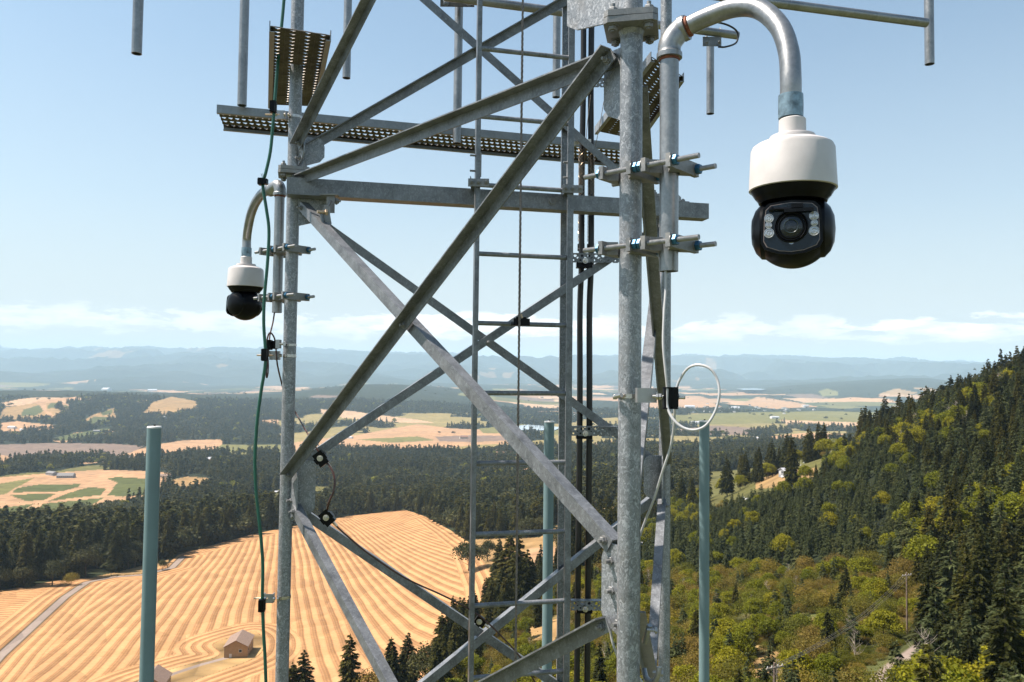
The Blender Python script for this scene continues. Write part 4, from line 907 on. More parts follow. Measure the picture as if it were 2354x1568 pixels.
# waveguide column, cable brackets and the two black coax runs
wc0, wc1 = P(1294, 862, 5.0), None
wcol = thing('cable_rack', 'channel column behind the ladder carrying the perforated cable brackets', 'cable rack', (wc0.x, wc0.y, Z(-4)))
mb = MB(); mb.box((wc0.x, wc0.y, Z(1)), .052, .006, 8); mb.box((wc0.x-.024, wc0.y-.02, Z(1)), .004, .04, 8); mb.box((wc0.x+.024, wc0.y-.02, Z(1)), .004, .04, 8); mb.build('column', M['galv'], wcol, smooth=False)
def perf(px0, px1, py_, dep):
    a, b = P(px0, py_, dep), P(px1, py_, dep); b.z = a.z; L_ = (b-a).length; n = int(L_/.042); mb = MB(); h = .056; d = (b-a)/L_
    # strip with two rows of round holes, built cell by cell
    cw = L_/n
    def cell(x0, x1, z0, z1, cxh, czh, r):
        k = 12; ring = [(cxh+r*math.cos(2*math.pi*i/k+math.pi/4), czh+r*math.sin(2*math.pi*i/k+math.pi/4)) for i in range(k)]
        def edge(ang):
            dx, dz = math.cos(ang), math.sin(ang); t = 1e9
            if dx > 1e-6: t = min(t, (x1-cxh)/dx)
            if dx < -1e-6: t = min(t, (x0-cxh)/dx)
            if dz > 1e-6: t = min(t, (z1-czh)/dz)
            if dz < -1e-6: t = min(t, (z0-czh)/dz)
            return (cxh+dx*t, czh+dz*t)
        outer = [edge(2*math.pi*i/k+math.pi/4) for i in range(k)]
        vs = [a+d*q[0]+Vector((0, 0, q[1])) for q in ring+outer]; mb.add(vs, [(i, (i+1) % k, k+(i+1) % k, k+i) for i in range(k)])
    for i in range(n):
        x0 = i*cw; cell(x0, x0+cw, -h*.45, 0, x0+cw*.6, -h*.22, .0095); cell(x0, x0+cw, -h, -h*.45, x0+cw*.35, -h*.72, .006)
    o = mb.build('perforated_bar', M['galv2'], wcol, smooth=False); sm = o.modifiers.new('thickness', 'SOLIDIFY'); sm.thickness = .004
    mb = MB(); mb.box((a+b)/2+Vector((0, .022, .002)), L_, .044, .004); mb.build('bar_flange', M['galv2'], wcol, smooth=False)
for py_ in (583, 981, 1382): perf(1312, 1440 if py_ < 1300 else 1425, py_, 4.97)
perf(1318, 1440, 180, 4.97)
for k, (px, w_) in enumerate(((1333, 13.5), (1355, 14.0))):
    r_ = w_/F*5.08/2; x0 = P(px, 862, 5.08).x
    lb = ('left', 'right')[k]
    cx_ = thing('coax_cable', 'thick black coax cable, the %s one of the pair behind the ladder' % lb, 'cable', (x0, 5.08, Z(-3.8)), 'black coax cables')
    pts = spline([(x0 - .002, 5.08, Z(-4)), (x0 - .006+.004*k, 5.08, Z(-2.2)), (x0, 5.08, Z(-.33)), (x0-.004, 5.085, Z(.4)), (x0+.002, 5.07, Z(.72)), (x0+.0, 5.08, Z(1.3)), (x0+.006-.012*k, 5.08, Z(1.9)), (x0, 5.08, Z(3))], 14)
    mb = MB(); mb.tube(pts, r_, 14); mb.build('jacket', M['coax'], cx_)
    if True:
        gp = thing('mesh_grip', 'woven wire grip around the %s black coax above the square beam' % lb, 'cable grip', (x0, 5.08, Z(.9)), 'wire mesh grips')
        mb = MB(); z0, z1 = Z(.86), Z(1.46); rr = r_+.0022
        for s in range(6):
            for sg in (1, -1):
                pts = [(x0+rr*math.cos(sg*q*.42+s*1.047), 5.08+rr*math.sin(sg*q*.42+s*1.047), z0+(z1-z0)*q/70) for q in range(71)]; mb.tube(pts, .0011, 3, caps=False)
        mb.build('weave', M['brass'], gp)
        mb = MB(); mb.tube([(x0+rr, 5.07, z1), (x0+.03+.02*k, 5.05, z1+.15), (x0+.05+.03*k, 5.03, z1+.34)], .0022, 5); mb.build('lanyard', M['wire'], gp)
        bt_ = MB(); bt_.tube([(x0+(r_+.002)*math.cos(a*.5), 5.08+(r_+.002)*math.sin(a*.5), Z(.80)+.0006*a) for a in range(80)], .004, 4)
        o = bt_.build('tape_wrap', M['coax'], gp)
th = thing('cable_tie', 'white plastic tie strapped around both black coax cables', 'cable tie', P(1344, 326, 4.98))
mb = MB(); mb.prism([(-.075, -.012), (0, .006), (.045, .008), (.045, .032), (0, .03), (-.075, .012)], P(1342, 331, 5.02), (1, 0, 0), (0, 0, 1), -.004); mb.build('strap', M['label'], th, smooth=False)
for k, py_ in enumerate((597, 993, 1396)):
    q = P(1344, py_+3, 4.95); h = thing('hanger_block', 'black double hanger block clamping the coax pair, %s' % ('under the beam', 'in line with the valley', 'near the bottom')[k], 'hanger', q, 'coax hanger blocks')
    mb = MB(); mb.box(q+Vector((0, .055, -.012)), .1, .06, .05); mb.build('block', M['black'], h)
    bolt(h, q+Vector((0.002, -.012, .0)), (0, -1, 0), .012, .01, .02, M['steel'])

# ------------------------------------------------------------------ camera mounts
CD = Vector((.745, -.667, 0)); CPp = Vector((.667, .745, 0))     # direction of the clamp rods, and across them
def clamp(base, h, label, first=None):
    """four notched plates on two threaded rods; origin on the leg axis"""
    if first is not None:
        c = copy_tree(first); c.location = (base.x, base.y, Z(h)); c['label'] = label; return c
    o = thing('pipe_clamp', label, 'pipe clamp', (base.x, base.y, Z(h)), 'double pipe clamps on the camera masts')
    B = Vector((base.x, base.y, Z(h)))
    def plate(s, face, r_, thick=.016):
        # plate across the rods at offset s, its notch opening towards face (+1/-1) for a pipe of radius r_
        pr = [(-.088, 0), (-.088, .018), (-.052, .024), (-r_*.95, .030), (-r_*.5, .030-.0), (0, .024), (r_*.5, .030), (r_*.95, .030), (.052, .024), (.088, .018), (.088, 0)]
        mb = MB(); h2 = .021
        pr = [(-.088, -thick/2), (-.088, thick/2), (-.06, thick/2), (-r_*.98, thick/2+.026), (-r_*.55, thick/2+.012), (0, thick/2+.002), (r_*.55, thick/2+.012), (r_*.98, thick/2+.026), (.06, thick/2), (.088, thick/2), (.088, -thick/2)]
        pts = [(a, b*face) for a, b in pr]
        mb.prism(pts, B+CD*s-Vector((0, 0, h2)), CPp, CD, 2*h2 if CPp.cross(CD).z > 0 else -2*h2); return mb.build('clamp_plate', M['cast'], o, smooth=False)
    s1 = .0365; c2 = .142; r2 = .030
    plate(-s1-.021, 1, s1); plate(s1+.012, -1, s1); plate(c2-r2-.010, 1, r2); plate(c2+r2+.018, -1, r2)
    for k, q in enumerate((-1, 1)):
        off = CPp*q*.070; e0, e1 = (-.135, .29) if q < 0 else (-.12, .27)
        rod = MB(); a, b = B+CD*e0+off, B+CD*e1+off; n = int((b-a).length/.0034); prof = []
        for i in range(n): prof += [(.0073, i*.0034), (.0084, i*.0034+.0017)]
        rod.lathe(a, prof, CD, 14); ro = rod.build('threaded_rod', M['rod'], o)
        for s in (-s1-.021-.016, s1+.012+.017, c2-r2-.010-.019, c2+r2+.018+.017):
            mb = MB(); mb.hexa(B+CD*s+off, CD, .0165, .015); mb.build('nut', M['bluenut'], ro)
            mb = MB(); mb.cyl(B+CD*(s+(.009 if s < 0 or abs(s-(c2-r2-.029)) < .001 else -.009))+off-CD*.0012, B+CD*(s+(.009 if s < 0 or abs(s-(c2-r2-.029)) < .001 else -.009))+off+CD*.0012, .021, n=20); mb.build('washer', M['cast'], ro)
    return o
k0 = clamp(LA, .655, 'upper clamp with blue nuts joining the near mast pipe to the large leg')
clamp(LA, .412, 'lower clamp with blue nuts joining the near mast pipe to the large leg', k0)
LB2 = LB - CD*.142
clamp(LB2, .705, 'upper clamp on the far left camera mast beside the green cable', k0); clamp(LB2, .433, 'lower clamp on the far left camera mast, touching the dark dome', k0)
# near mount: straight pipe, elbow, gooseneck
PA = LA + CD*.142; PB = LB - CD*.142
def mount(name_label, base, ztop, zbot, r_, path, coup, dirx):
    o = thing('camera_mount', name_label, 'camera mount', (base.x, base.y, Z(zbot)))
    mb = MB(); mb.pipe((base.x, base.y, Z(ztop)), (base.x, base.y, Z(zbot)), r_, .004, 32); mb.build('mast_pipe', M['galvp'], o)
    # elbow fitting
    mb = MB(); top = Vector((base.x, base.y, Z(ztop))); nx = Vector(path[0]); d = (nx-top); 
    ctl = [top-Vector((0, 0, .012)), top+Vector((0, 0, .02)), top+Vector((0, 0, .045))+Vector((d.x, d.y, 0))*.25, nx-(Vector(path[1])-nx).normalized()*.012, nx+(Vector(path[1])-nx).normalized()*.01]
    sp = spline(ctl, 6); rs = [r_*1.32]*3+[r_*1.22]*(len(sp)-6)+[r_*1.3]*3; mb.tube(sp, rs, 28)
    mb.lathe(top-Vector((0, 0, .02)), [(r_*1.02, 0), (r_*1.36, .002), (r_*1.36, .017), (r_*1.2, .022)], n=32); dd = (Vector(path[1])-nx).normalized()
    mb.lathe(nx-dd*.008, [(r_*1.2, -.004), (r_*1.36, 0), (r_*1.36, .016), (r_*1.02, .018)], dd, 32); el = mb.build('elbow', M['galvp'], o)
    mb = MB(); mb.lathe(top-Vector((0, 0, .0225)), [(r_*1.0, -.005), (r_*1.09, -.004), (r_*1.09, .004)], n=32); mb.build('thread', M['rust'], el)
    mb = MB(); mb.lathe(nx+dd*.0105, [(r_*1.09, -.002), (r_*1.12, .007), (r_*1.0, .010)], dd, 32); mb.build('thread', M['rust'], el)
    mb = MB(); pts = spline([nx]+[Vector(q) for q in path[1:]], 12); mb.tube(pts, r_*.98, 32); mb.build('gooseneck', M['galvp'], o)
    e = Vector(path[-1]); mb = MB(); mb.lathe((e.x, e.y, e.z+.004), [(r_*.97, 0), (r_*1.13, -.001), (r_*1.15, -coup*.5), (r_*1.13, -coup), (r_*.9, -coup-.001)], n=36); mb.build('coupling', M['tape'], o)
    return o
gx, gy = P(1817, 250, 2.19).x, 2.19
gz = P(1817, 222, 2.19).z
pathA = [P(1572, 66, 2.47), P(1625, 40, 2.43), P(1690, 18, 2.37), P(1745, 22, 2.31), P(1790, 60, 2.25), P(1812, 118, 2.21), (gx, gy, P(1815, 180, 2.19).z), (gx, gy, gz)]
mount('near camera mount: pipe clamped to the large leg with a wide gooseneck', PA, (868-112)/F*PA.y, (868-625)/F*PA.y, .0295, pathA, P(1817, 222, 2.19).z-P(1817, 275, 2.19).z, 1)
hx, hy = P(567, 560, 5.2).x, 5.2
pathB = [P(622, 437, 4.70), P(604, 444, 4.78), P(588, 465, 4.9), P(577, 492, 5.03), P(570, 525, 5.14), (hx, hy, P(568, 548, 5.2).z), (hx, hy, P(568, 571, 5.2).z)]
mount('far camera mount: slimmer pipe on the left leg with a gooseneck', PB, (856-440)/F*PB.y, (856-719)/F*PB.y, .0285, pathB, P(568, 571, 5.2).z-P(568, 593, 5.2).z, -1)
def dome(x, y, ztop, s, label, face):
    """PTZ camera hanging at x, y; ztop: top of its white neck, s: body diameter; face: direction the lens looks"""
    o = thing('security_camera', label, 'security camera', (x, y, ztop)); r_ = s/2; u = s/.233
    f = Vector(face); f.z = 0; f.normalize()
    def L(z): return ztop - z*u
    mb = MB(); mb.lathe((x, y, ztop), [(.0335*u, .001), (.036*u, -.002*u), (.0365*u, -.045*u), (.060*u, -.048*u), (.062*u, -.052*u), (.061*u, -.064*u), (.084*u, -.066*u), (.089*u, -.070*u), (.098*u, -.072*u), (.107*u, -.078*u), (.1115*u, -.088*u), (.1165*u, -.190*u), (.117*u, -.198*u), (.113*u, -.200*u)], n=72); mb.build('housing', M['white'], o)
    mb = MB(); pr = [(.112*u, -.1985*u)]
    for k in range(5): pr += [((.1125-.0028*k)*u, (-.2+-.0045*k)*u), ((.1105-.0028*k)*u, (-.2025-.0045*k)*u)]
    pr += [(.094*u, -.226*u), (.090*u, -.235*u)]; mb.lathe((x, y, ztop), pr, n=72); mb.build('collar', M['black'], o)
    # ball head flattened in front
    c = Vector((x, y, L(.308))); rb = .107*u; n1, n2 = 36, 64; vs, fs = [], []
    side = Vector((0, 0, 1)).cross(f).normalized()
    for i in range(n1+1):
        th_ = math.pi*i/n1
        for j in range(n2):
            ph_ = 2*math.pi*j/n2; p = Vector((math.sin(th_)*math.cos(ph_), math.sin(th_)*math.sin(ph_), math.cos(th_)))
            a = p.dot(f); q = p*rb
            q.z = q.z*1.02
            if q.z > 0: k_ = max(.84, 1-.16*(q.z/rb)*1.4); q.x *= k_; q.y *= k_
            ff = q.dot(f)
            if ff > .083*u and abs(q.dot(side)) < .070*u: q -= f*(ff-.083*u)*.85
            vs.append(c+q)
    for i in range(n1):
        for j in range(n2): fs.append((i*n2+j, (i+1)*n2+j, (i+1)*n2+(j+1) % n2, i*n2+(j+1) % n2))
    mb = MB(); mb.add(vs, fs); mb.build('head', M['black'], o, sharp=40)
    for sg in (-1, 1):                                   # side hinge caps
        mb = MB(); mb.lathe(c+side*sg*.0765*u-Vector((0, 0, .004*u)), [(.078*u, -.01*u), (.0765*u, .006*u), (.060*u, .021*u), (.036*u, .031*u), (.002, .034*u)], side*sg, 48); mb.build('side_cap', M['black'], o)
    up = Vector((0, 0, 1)); fp = c+f*.0905*u-up*.006*u
    # dark face panel with curved foot
    pts = [(-.066, .018), (-.062, .046), (-.050, .058), (0, .064), (.050, .058), (.062, .046), (.066, .018), (.068, -.04), (.060, -.056), (.03, -.068), (0, -.0715), (-.03, -.068), (-.060, -.056), (-.068, -.04)]
    pts = [(a*1.10, b*1.03) for a, b in pts]; X = side
    bez = MB(); bez.prism([(a*u*1.05, b*u*1.05) for a, b in pts], fp-f*.010*u, X, up, .0095*u if X.cross(up).dot(f) > 0 else -.0095*u); bz = bez.build('face_bezel', M['black'], o, smooth=False)
    k = 1 if X.cross(up).dot(f) > 0 else -1
    pb = MB(); pb.prism([(a*u*.955, b*u*.955) for a, b in pts], fp, X, up, .0012*u*k); pb.build('face_bead', M['bead'], o, smooth=False)
    pn = MB(); pn.prism([(a*u*.93, b*u*.93) for a, b in pts], fp+f*.0014*u, X, up, .0012*u*k); pn.build('face_panel', M['glassblk'], o, smooth=False)
    lc = fp+f*.0028*u+up*(-.003*u); u0 = u; u = u*1.24
    ln = MB(); ln.lathe(lc, [(.0335*u, 0), (.0350*u, .001*u), (.0350*u, .0025*u), (.033*u, .004*u), (.031*u, .002*u), (.030*u, .0045*u), (.028*u, .003*u), (.0255*u, .0045*u), (.024*u, .002*u), (.017*u, .001*u)], f, 56, caps=False); le = ln.build('lens_ring', M['black'], o)
    g = MB(); g.lathe(lc+f*.0005*u, [(.025*u, 0), (.018*u, .0035*u), (.009*u, .0052*u), (.0002, .0058*u)], f, 48, caps=False); g.build('lens', M['lens'], le)
    g = MB(); g.lathe(lc+f*.0015*u, [(.0155*u, .0045*u), (.0145*u, .0058*u), (.0135*u, .0052*u)], f, 48, caps=False); g.build('lens_reflection_ring', M['lensrefl'], le); u = u0
    for sx in (-1, 1):
        for zz, rr in ((.022, .0115), (.0035, .0085), (-.0175, .0125)):
            p = fp+f*.0028*u+X*sx*.0565*u*(1 if zz > .01 or zz < 0 else 1.02)+up*zz*u
            g = MB(); g.lathe(p, [(rr*u*1.08, 0), (rr*u*1.05, .0016*u), (rr*u*.95, .0018*u), (rr*u*.85, .0006*u), (rr*u*.55, .0016*u), (rr*u*.4, .0006*u), (rr*u*.22, .0008*u), (rr*u*.15, .0024*u)], f, 28); g.build('infrared_lamp', M['lamp'], o)
    p = fp+f*.0028*u-up*.0435*u; g = MB(); g.lathe(p, [(.0072*u, 0), (.007*u, .0015*u), (.0045*u, .0008*u), (.003*u, .0018*u)], f, 24); g.build('sensor', M['lamp'], o)
    w = MB(); a = fp+f*.007*u+X*(-.052)*u*WX+up*.040*u; b = fp+f*.009*u+X*.050*u*WX+up*.045*u
    w.tube([b, b.lerp(a, .35), b.lerp(a, .6)-up*.001*u], .0052*u, 8); w.box(a.lerp(b, .32)-up*.003*u+f*.004*u, .074*u, .008*u, .009*u, X, f, up); w.box(a.lerp(b, .36)+up*.009*u+f*.003*u, .030*u, .006*u, .011*u, X, f, up); wo = w.build('wiper', M['black'], o)
    g = MB(); g.lathe(b, [(.0075*u, -.002*u), (.0075*u, .004*u), (.003*u, .006*u)], f, 20); g.build('wiper_pivot', M['black'], wo)
    return o
WX = -1
dome(P(1821, 360, 2.19).x, 2.19, P(1818, 275, 2.19).z, .233, 'large white and black dome camera hanging at right, lens and lamps showing', (-.37, -.93, 0))
WX = 1
dome(hx, hy, P(568, 591, 5.2).z, .233, 'small distant dome camera hanging at left, its lens turned away', (-.85, .5, 0))

# ------------------------------------------------------------------ cables
def cable(name, label, pts, r_, mat, k=8, base=None):
    p = [Vector(q) for q in pts]; o = thing(name, label, 'cable', p[-1]); mb = MB(); mb.tube(spline(p, k), r_, 10); mb.build('jacket', mat, o); return o
gd = 4.42
gpts = [(655, -30), (650, 30), (645, 80), (638, 150), (631, 240), (627, 290), (621, 350), (610, 400), (604, 425), (612, 480), (618, 530), (615, 600), (608, 680), (606, 740), (609, 790), (611, 815), (608, 850), (600, 900), (592, 960), (588, 1010), (586, 1060), (588, 1120), (594, 1180), (600, 1240), (604, 1300), (603, 1370), (605, 1440), (609, 1510), (612, 1600)]
cable('green_cable', 'green cable hanging down beside the left tower leg', [P(a, b, gd-.04) for a, b in gpts], .0088, M['green'], 6)
def strap_clamp(px, py_, dep, leg, label, blk=(0, 0), rodl=None):
    """hose clamp round a leg, channel bracket, rod and cable block"""
    o = thing('cable_clamp', label, 'cable clamp', P(px, py_, dep), 'cable clamps strapped to the legs'); zz = P(px, py_, dep).z
    mb = MB(); mb.lathe((leg.x, leg.y, zz-.007), [(RL+.0006, 0), (RL+.0022, 0), (RL+.0022, .014), (RL+.0006, .014)], n=40, caps=False); mb.build('band', M['steel'], o); return o
def left_clamp(py_, label, sx0=573, dd=0, dark=False):
    zz = P(665, py_, LB.y).z; o = thing('cable_clamp', label, 'cable clamp', (LB.x, LB.y, zz), 'cable clamps on the left leg')
    mb = MB(); mb.lathe((LB.x, LB.y, zz-.008), [(RL+.0006, 0), (RL+.0024, 0), (RL+.0024, .016), (RL+.0006, .016)], n=40, caps=False); mb.build('band', M['steel'], o)
    c = Vector((LB.x-.075, LB.y-.045, zz)); mb = MB(); mb.box(c, .055, .004, .05); mb.box(c+Vector((.026, .016, 0)), .004, .03, .05); mb.box(c+Vector((-.026, .016, 0)), .004, .03, .05); mb.build('bracket', M['zinc'], o, smooth=False)
    gx_ = P(606, py_, gd-.04).x if dd == 0 else P(606+dd, py_, gd-.04).x
    a = Vector((gx_-.085, c.y+.0, zz)); mb = MB(); mb.cyl(a, c, .0045, n=10); mb.build('rod', M['brass'], o)
    for q in (-.022, .028, .05): mb = MB(); mb.hexa(Vector((gx_+q, c.y, zz)), (1, 0, 0), .011, .010); mb.build('nut', M['steel'], o)
    mb = MB(); g = Vector((gx_, gd-.045, zz)); mb.box(g, .028, .045, .062); mb.cyl(g-Vector((0, 0, .034)), g+Vector((0, 0, .034)), .017, n=14); mb.build('block', M['black'], o, smooth=False)
    return o
left_clamp(270, 'cable clamp holding the green cable in front of the long grating', dd=22)
left_clamp(818, 'cable clamp holding the green cable in front of the pale hills', dd=3)
left_clamp(1371, 'cable clamp holding the green cable over the hay field', dd=-3)
bt2 = thing('cable_buckle', 'black buckle with loose tie ends on the green cable above the elbow', 'cable buckle', P(604, 418, gd-.04))
mb = MB(); c = P(604, 418, gd-.05); mb.box(c, .052, .03, .03); mb.box(c+Vector((-.012, 0, 0)), .022, .036, .038)
for k in range(3): mb.tube([c+Vector((.004*k, 0, .015)), c+Vector((-.01+.009*k, -.004, .045))], .0012, 4)
mb.build('block', M['black'], bt2, smooth=False)
# brown lead down the left leg, drip loop, along the braces
bpts = [(631, 716, 4.64), (627, 742, 4.6), (620, 772, 4.55), (618, 800, 4.5), (614, 830, 4.47), (612, 856, 4.46), (613, 868, 4.46), (616, 856, 4.46), (616, 830, 4.47), (613, 800, 4.48), (615, 775, 4.49), (621, 765, 4.5), (630, 776, 4.5), (634, 800, 4.5), (637, 835, 4.5), (645, 872, 4.55), (658, 915, 4.62), (680, 950, 4.66), (700, 985, 4.5), (722, 1022, 4.36), (740, 1050, 4.33)]
cable('brown_cable', 'thin brown lead dropping from the left mast with a drip loop', [P(*q) for q in bpts], .0045, M['brown'], 6)
cable('brown_cable', 'brown lead looping between the two black blocks at the left joint', [P(*q) for q in [(745, 1058, 4.33), (760, 1075, 4.30), (769, 1100, 4.27), (766, 1130, 4.25), (754, 1160, 4.25), (752, 1185, 4.27)]], .0055, M['brown'], 8)
cable('brown_cable', 'brown lead sagging under the long lower brace across the hay field', [P(*q) for q in [(755, 1192, 4.27), (790, 1225, 4.3), (850, 1275, 4.35), (930, 1328, 4.42), (1010, 1365, 4.5), (1060, 1390, 4.55), (1105, 1418, 4.58), (1150, 1460, 4.6), (1195, 1510, 4.62), (1230, 1570, 4.65), (1260, 1640, 4.65)]], .0050, M['brown'], 8)
def diag_block(px, py_, dep, ang, label, s=.078):
    c = P(px, py_, dep); o = thing('cable_block', label, 'cable block', c, 'black cable blocks on the braces'); X = Vector((math.cos(ang), 0, math.sin(ang))); Y_ = Vector((0, 1, 0)); Zz = X.cross(Y_)
    mb = MB(); mb.box(c, s, .03, s*.72, X, Y_, Zz); mb.box(c+X*s*.0+Zz*s*.38, s*.45, .036, s*.12, X, Y_, Zz); mb.box(c-Zz*s*.38, s*.45, .036, s*.12, X, Y_, Zz); mb.build('block', M['black'], o, smooth=False)
    bolt(o, c+Vector((0, -.016, 0))+X*-.004, (0, -1, 0), .011, .006, .003, M['steel'])
    mb = MB(); mb.box(c+Zz*-.0+Vector((.03, .03, -.03)), .05, .03, .006, X, Y_, Zz); mb.build('bracket', M['brass'], o, smooth=False); return o
diag_block(738, 1054, 4.32, R(-52), 'black cable block on the upper left brace end')
diag_block(752, 1190, 4.26, R(-48), 'black cable block on the lower brace just below the left joint')
diag_block(1103, 1428, 4.60, R(-35), 'black cable block behind the ladder rail at the lower crossing', .06)
# small camera lead clamp on the left leg
lc2 = thing('cable_clamp', 'upper black twin block on the left leg holding the brown lead', 'cable clamp', P(630, 793, 4.45), 'cable clamps on the left leg')
zz = P(665, 793, LB.y).z; mb = MB(); mb.lathe((LB.x, LB.y, zz-.006), [(RL+.0006, 0), (RL+.0024, 0), (RL+.0024, .012), (RL+.0006, .012)], n=40, caps=False); mb.build('band', M['steel'], lc2)
mb = MB(); mb.box(P(620, 793, 4.45), .02, .04, .056); mb.box(P(632, 793, 4.46), .03, .03, .045); mb.build('block', M['black'], lc2, smooth=False); mb = MB(); mb.box(P(640, 791, 4.44), .022, .04, .048); mb.build('bracket', M['zinc'], lc2, smooth=False)
mb = MB(); mb.cyl(P(644, 791, 4.42), P(653, 790, 4.40), .006, .010, n=12); mb.build('screw', M['steel'], lc2)
# white camera lead with its big loop, clamp on the large leg
wp = [(1529, 600, 2.47), (1530, 660, 2.45), (1526, 720, 2.43), (1524, 790, 2.41), (1529, 850, 2.40), (1533, 890, 2.40), (1534, 935, 2.40), (1548, 965, 2.38), (1572, 984, 2.36), (1600, 988, 2.34), (1625, 975, 2.33), (1645, 942, 2.33), (1653, 905, 2.33), (1648, 872, 2.34), (1632, 848, 2.35), (1607, 839, 2.37), (1583, 845, 2.39), (1566, 866, 2.41), (1556, 890, 2.42), (1551, 935, 2.43), (1548, 985, 2.45), (1540, 1030, 2.47), (1522, 1085, 2.5), (1505, 1140, 2.55), (1480, 1205, 2.62), (1450, 1290, 2.68), (1420, 1380, 2.68), (1404, 1430, 2.66), (1404, 1460, 2.66), (1412, 1490, 2.66), (1430, 1530, 2.7), (1470, 1560, 2.74), (1500, 1620, 2.74)]
cable('white_cable', 'white camera lead making one large round loop beside the big leg', [P(*q) for q in wp], .0040, M['wcable'], 8)
wl = thing('cable_clamp', 'steel strap clamp with a black twin block holding the looped white lead', 'cable clamp', P(1490, 909, 2.5))
zz = P(1447, 910, LA.y).z; mb = MB(); mb.lathe((LA.x, LA.y, zz-.007), [(RL+.0008, 0), (RL+.0030, 0), (RL+.0030, .014), (RL+.0008, .014)], n=48, caps=False); mb.build('band', M['steel'], wl)
mb = MB(); mb.cyl(P(1413, 912, 2.55), P(1428, 908, 2.52), .009, .007, n=12); mb.hexa(P(1413, 912, 2.55), (1, 0, 0), .010, .012); mb.build('screw', M['steel'], wl)
mb = MB(); c = P(1490, 909, 2.47); mb.box(c+Vector((-.006, 0, 0)), .055, .004, .045); mb.box(c+Vector((.024, .018, 0)), .004, .036, .045); mb.box(c+Vector((-.033, .018, 0)), .004, .036, .045); mb.build('bracket', M['zinc'], wl, smooth=False)
mb = MB(); mb.cyl(P(1500, 911, 2.44), P(1574, 914, 2.40), .0052, n=14); mb.build('rod', M['steel'], wl)
for px_ in (1511, 1517, 1557): mb = MB(); mb.hexa(P(px_, 912, 2.43), (1, -.3, 0), .0105, .0085); mb.build('nut', M['steel'], wl)
for k, px_ in enumerate((1533, 1549)):
    mb = MB(); c = P(px_, 915, 2.41-.0*k); mb.cyl(c-Vector((0, 0, .031)), c+Vector((0, 0, .031)), .0115, n=18)
    for s in (-1, 1): mb.cyl(c+Vector((0, 0, s*.029)), c+Vector((0, 0, s*.033)), .0150-.002*k, n=18)
    mb.box(c+Vector((0, .004, 0)), .022, .03, .056); mb.build('block', M['black'], wl)
# leg hooks
for (px_, py_, lb) in ((1487, 1447, 'upper'), (1500, 1545, 'lower')):
    o = thing('leg_hook', '%s bent steel hook bolted beside the large leg near the bottom' % lb, 'hook', P(px_, py_, 2.6), 'steel hooks on the large leg')
    mb = MB(); mb.tube(spline([P(px_-20, py_-8, 2.6), P(px_-14, py_+14, 2.58), P(px_, py_+22, 2.56), P(px_+12, py_+6, 2.54), P(px_+14, py_-12, 2.54)] if lb == 'lower' else [P(px_-6, py_+30, 2.6), P(px_, py_+10, 2.58), P(px_+6, py_-10, 2.57)], 6), .0085, 10); mb.build('hook', M['galvp'], o)
    mb = MB(); mb.cyl(P(px_, py_, 2.56), P(px_+24, py_+2, 2.55), .005, n=10); mb.hexa(P(px_+20, py_+2, 2.55), (1, 0, 0), .010, .008); mb.build('bolt', M['galvp'], o)

# ------------------------------------------------------------------ platform gratings and antenna pipes overhead
def grating(label, a, b, c, d_, nu, nv, RM=.30, rh=.055, across=False):
    """perforated plank with corners a-b (one long side) and d-c (the other), ridged and pierced, channels along the long sides"""
    a, b, c, d_ = (Vector(q) for q in (a, b, c, d_)); o = thing('grating_plank', label, 'grating', a, 'walkway gratings of the antenna platform')
    mb = MB(); nrm = Vector((0, 0, 1)); per = 8
    for i in range(nu):
        for j in range(nv):
            def q(u, v):
                uu, vv = (i+u)/nu, (j+v)/nv; p = (a.lerp(b, uu)).lerp(d_.lerp(c, uu), vv); return p + nrm*(.012*abs(math.sin(math.pi*((i+u) if across else (j+v)))))
            rm = RM; ring = [(.5+rm*1.25*math.cos(2*math.pi*k/per), .5+rm*math.sin(2*math.pi*k/per)) for k in range(per)]
            out = [(1, .5), (1, 1), (.5, 1), (0, 1), (0, .5), (0, 0), (.5, 0), (1, 0)]
            sh = .5 if j % 2 else 0
            mb.add([q(*r_) for r_ in ring]+[q(*r_) for r_ in out], [(k, (k+1) % per, per+(k+1) % per, per+k) for k in range(per)])
            t0 = len(mb.v)                              # raised tooth
    pn = mb.build('perforated_tread', M['grate'], o, smooth=False); sm = pn.modifiers.new('thickness', 'SOLIDIFY'); sm.thickness = .004
    for (p0, p1, side) in ((a, b, d_-a), (d_, c, a-d_)):
        s = side.normalized(); mb = MB(); mid = (p0+p1)/2; L_ = (p1-p0).length; X = (p1-p0).normalized(); Yv = Vector((0, 0, 1)).cross(X)
        mb.box(mid+Vector((0, 0, 0)), L_, .005, rh, X, Yv, (0, 0, 1)); mb.box(mid+s*.012+Vector((0, 0, -rh/2)), L_, .024, .004, X, Yv, (0, 0, 1)); mb.build('side_channel', M['gratelight'], o, smooth=False)
    return o
zp = 1.74
def PZ(px, py_, h):                                   # world point at height h on a sight line
    d = fw + (px-CX)/F*rt - (py_-CY)/F*upv; s = h/d[2]; return Vector((d[0]*s, d[1]*s, CZ+h))
g1a = PZ(498, 250, zp); g1b = PZ(1440, 338, zp); g1d = PZ(514, 292, zp); g1c = PZ(1440, 378, zp)
grating('long dark perforated walkway plank running level behind the tower', g1a, g1b, g1c, g1d, 70, 5)
grating('short steep perforated plank overhead behind the left leg', PZ(620, 60, zp+.03), PZ(617, 240, zp+.03), PZ(728, 244, zp+.03), PZ(760, 82, zp+.03), 26, 4, .24, across=True)
grating('dark perforated plank at the right, half hidden by the large leg', PZ(1367, 300, zp+.04), PZ(1496, 130, zp+.04), PZ(1571, 178, zp+.04), PZ(1470, 322, zp+.04), 30, 5, .24, across=True)
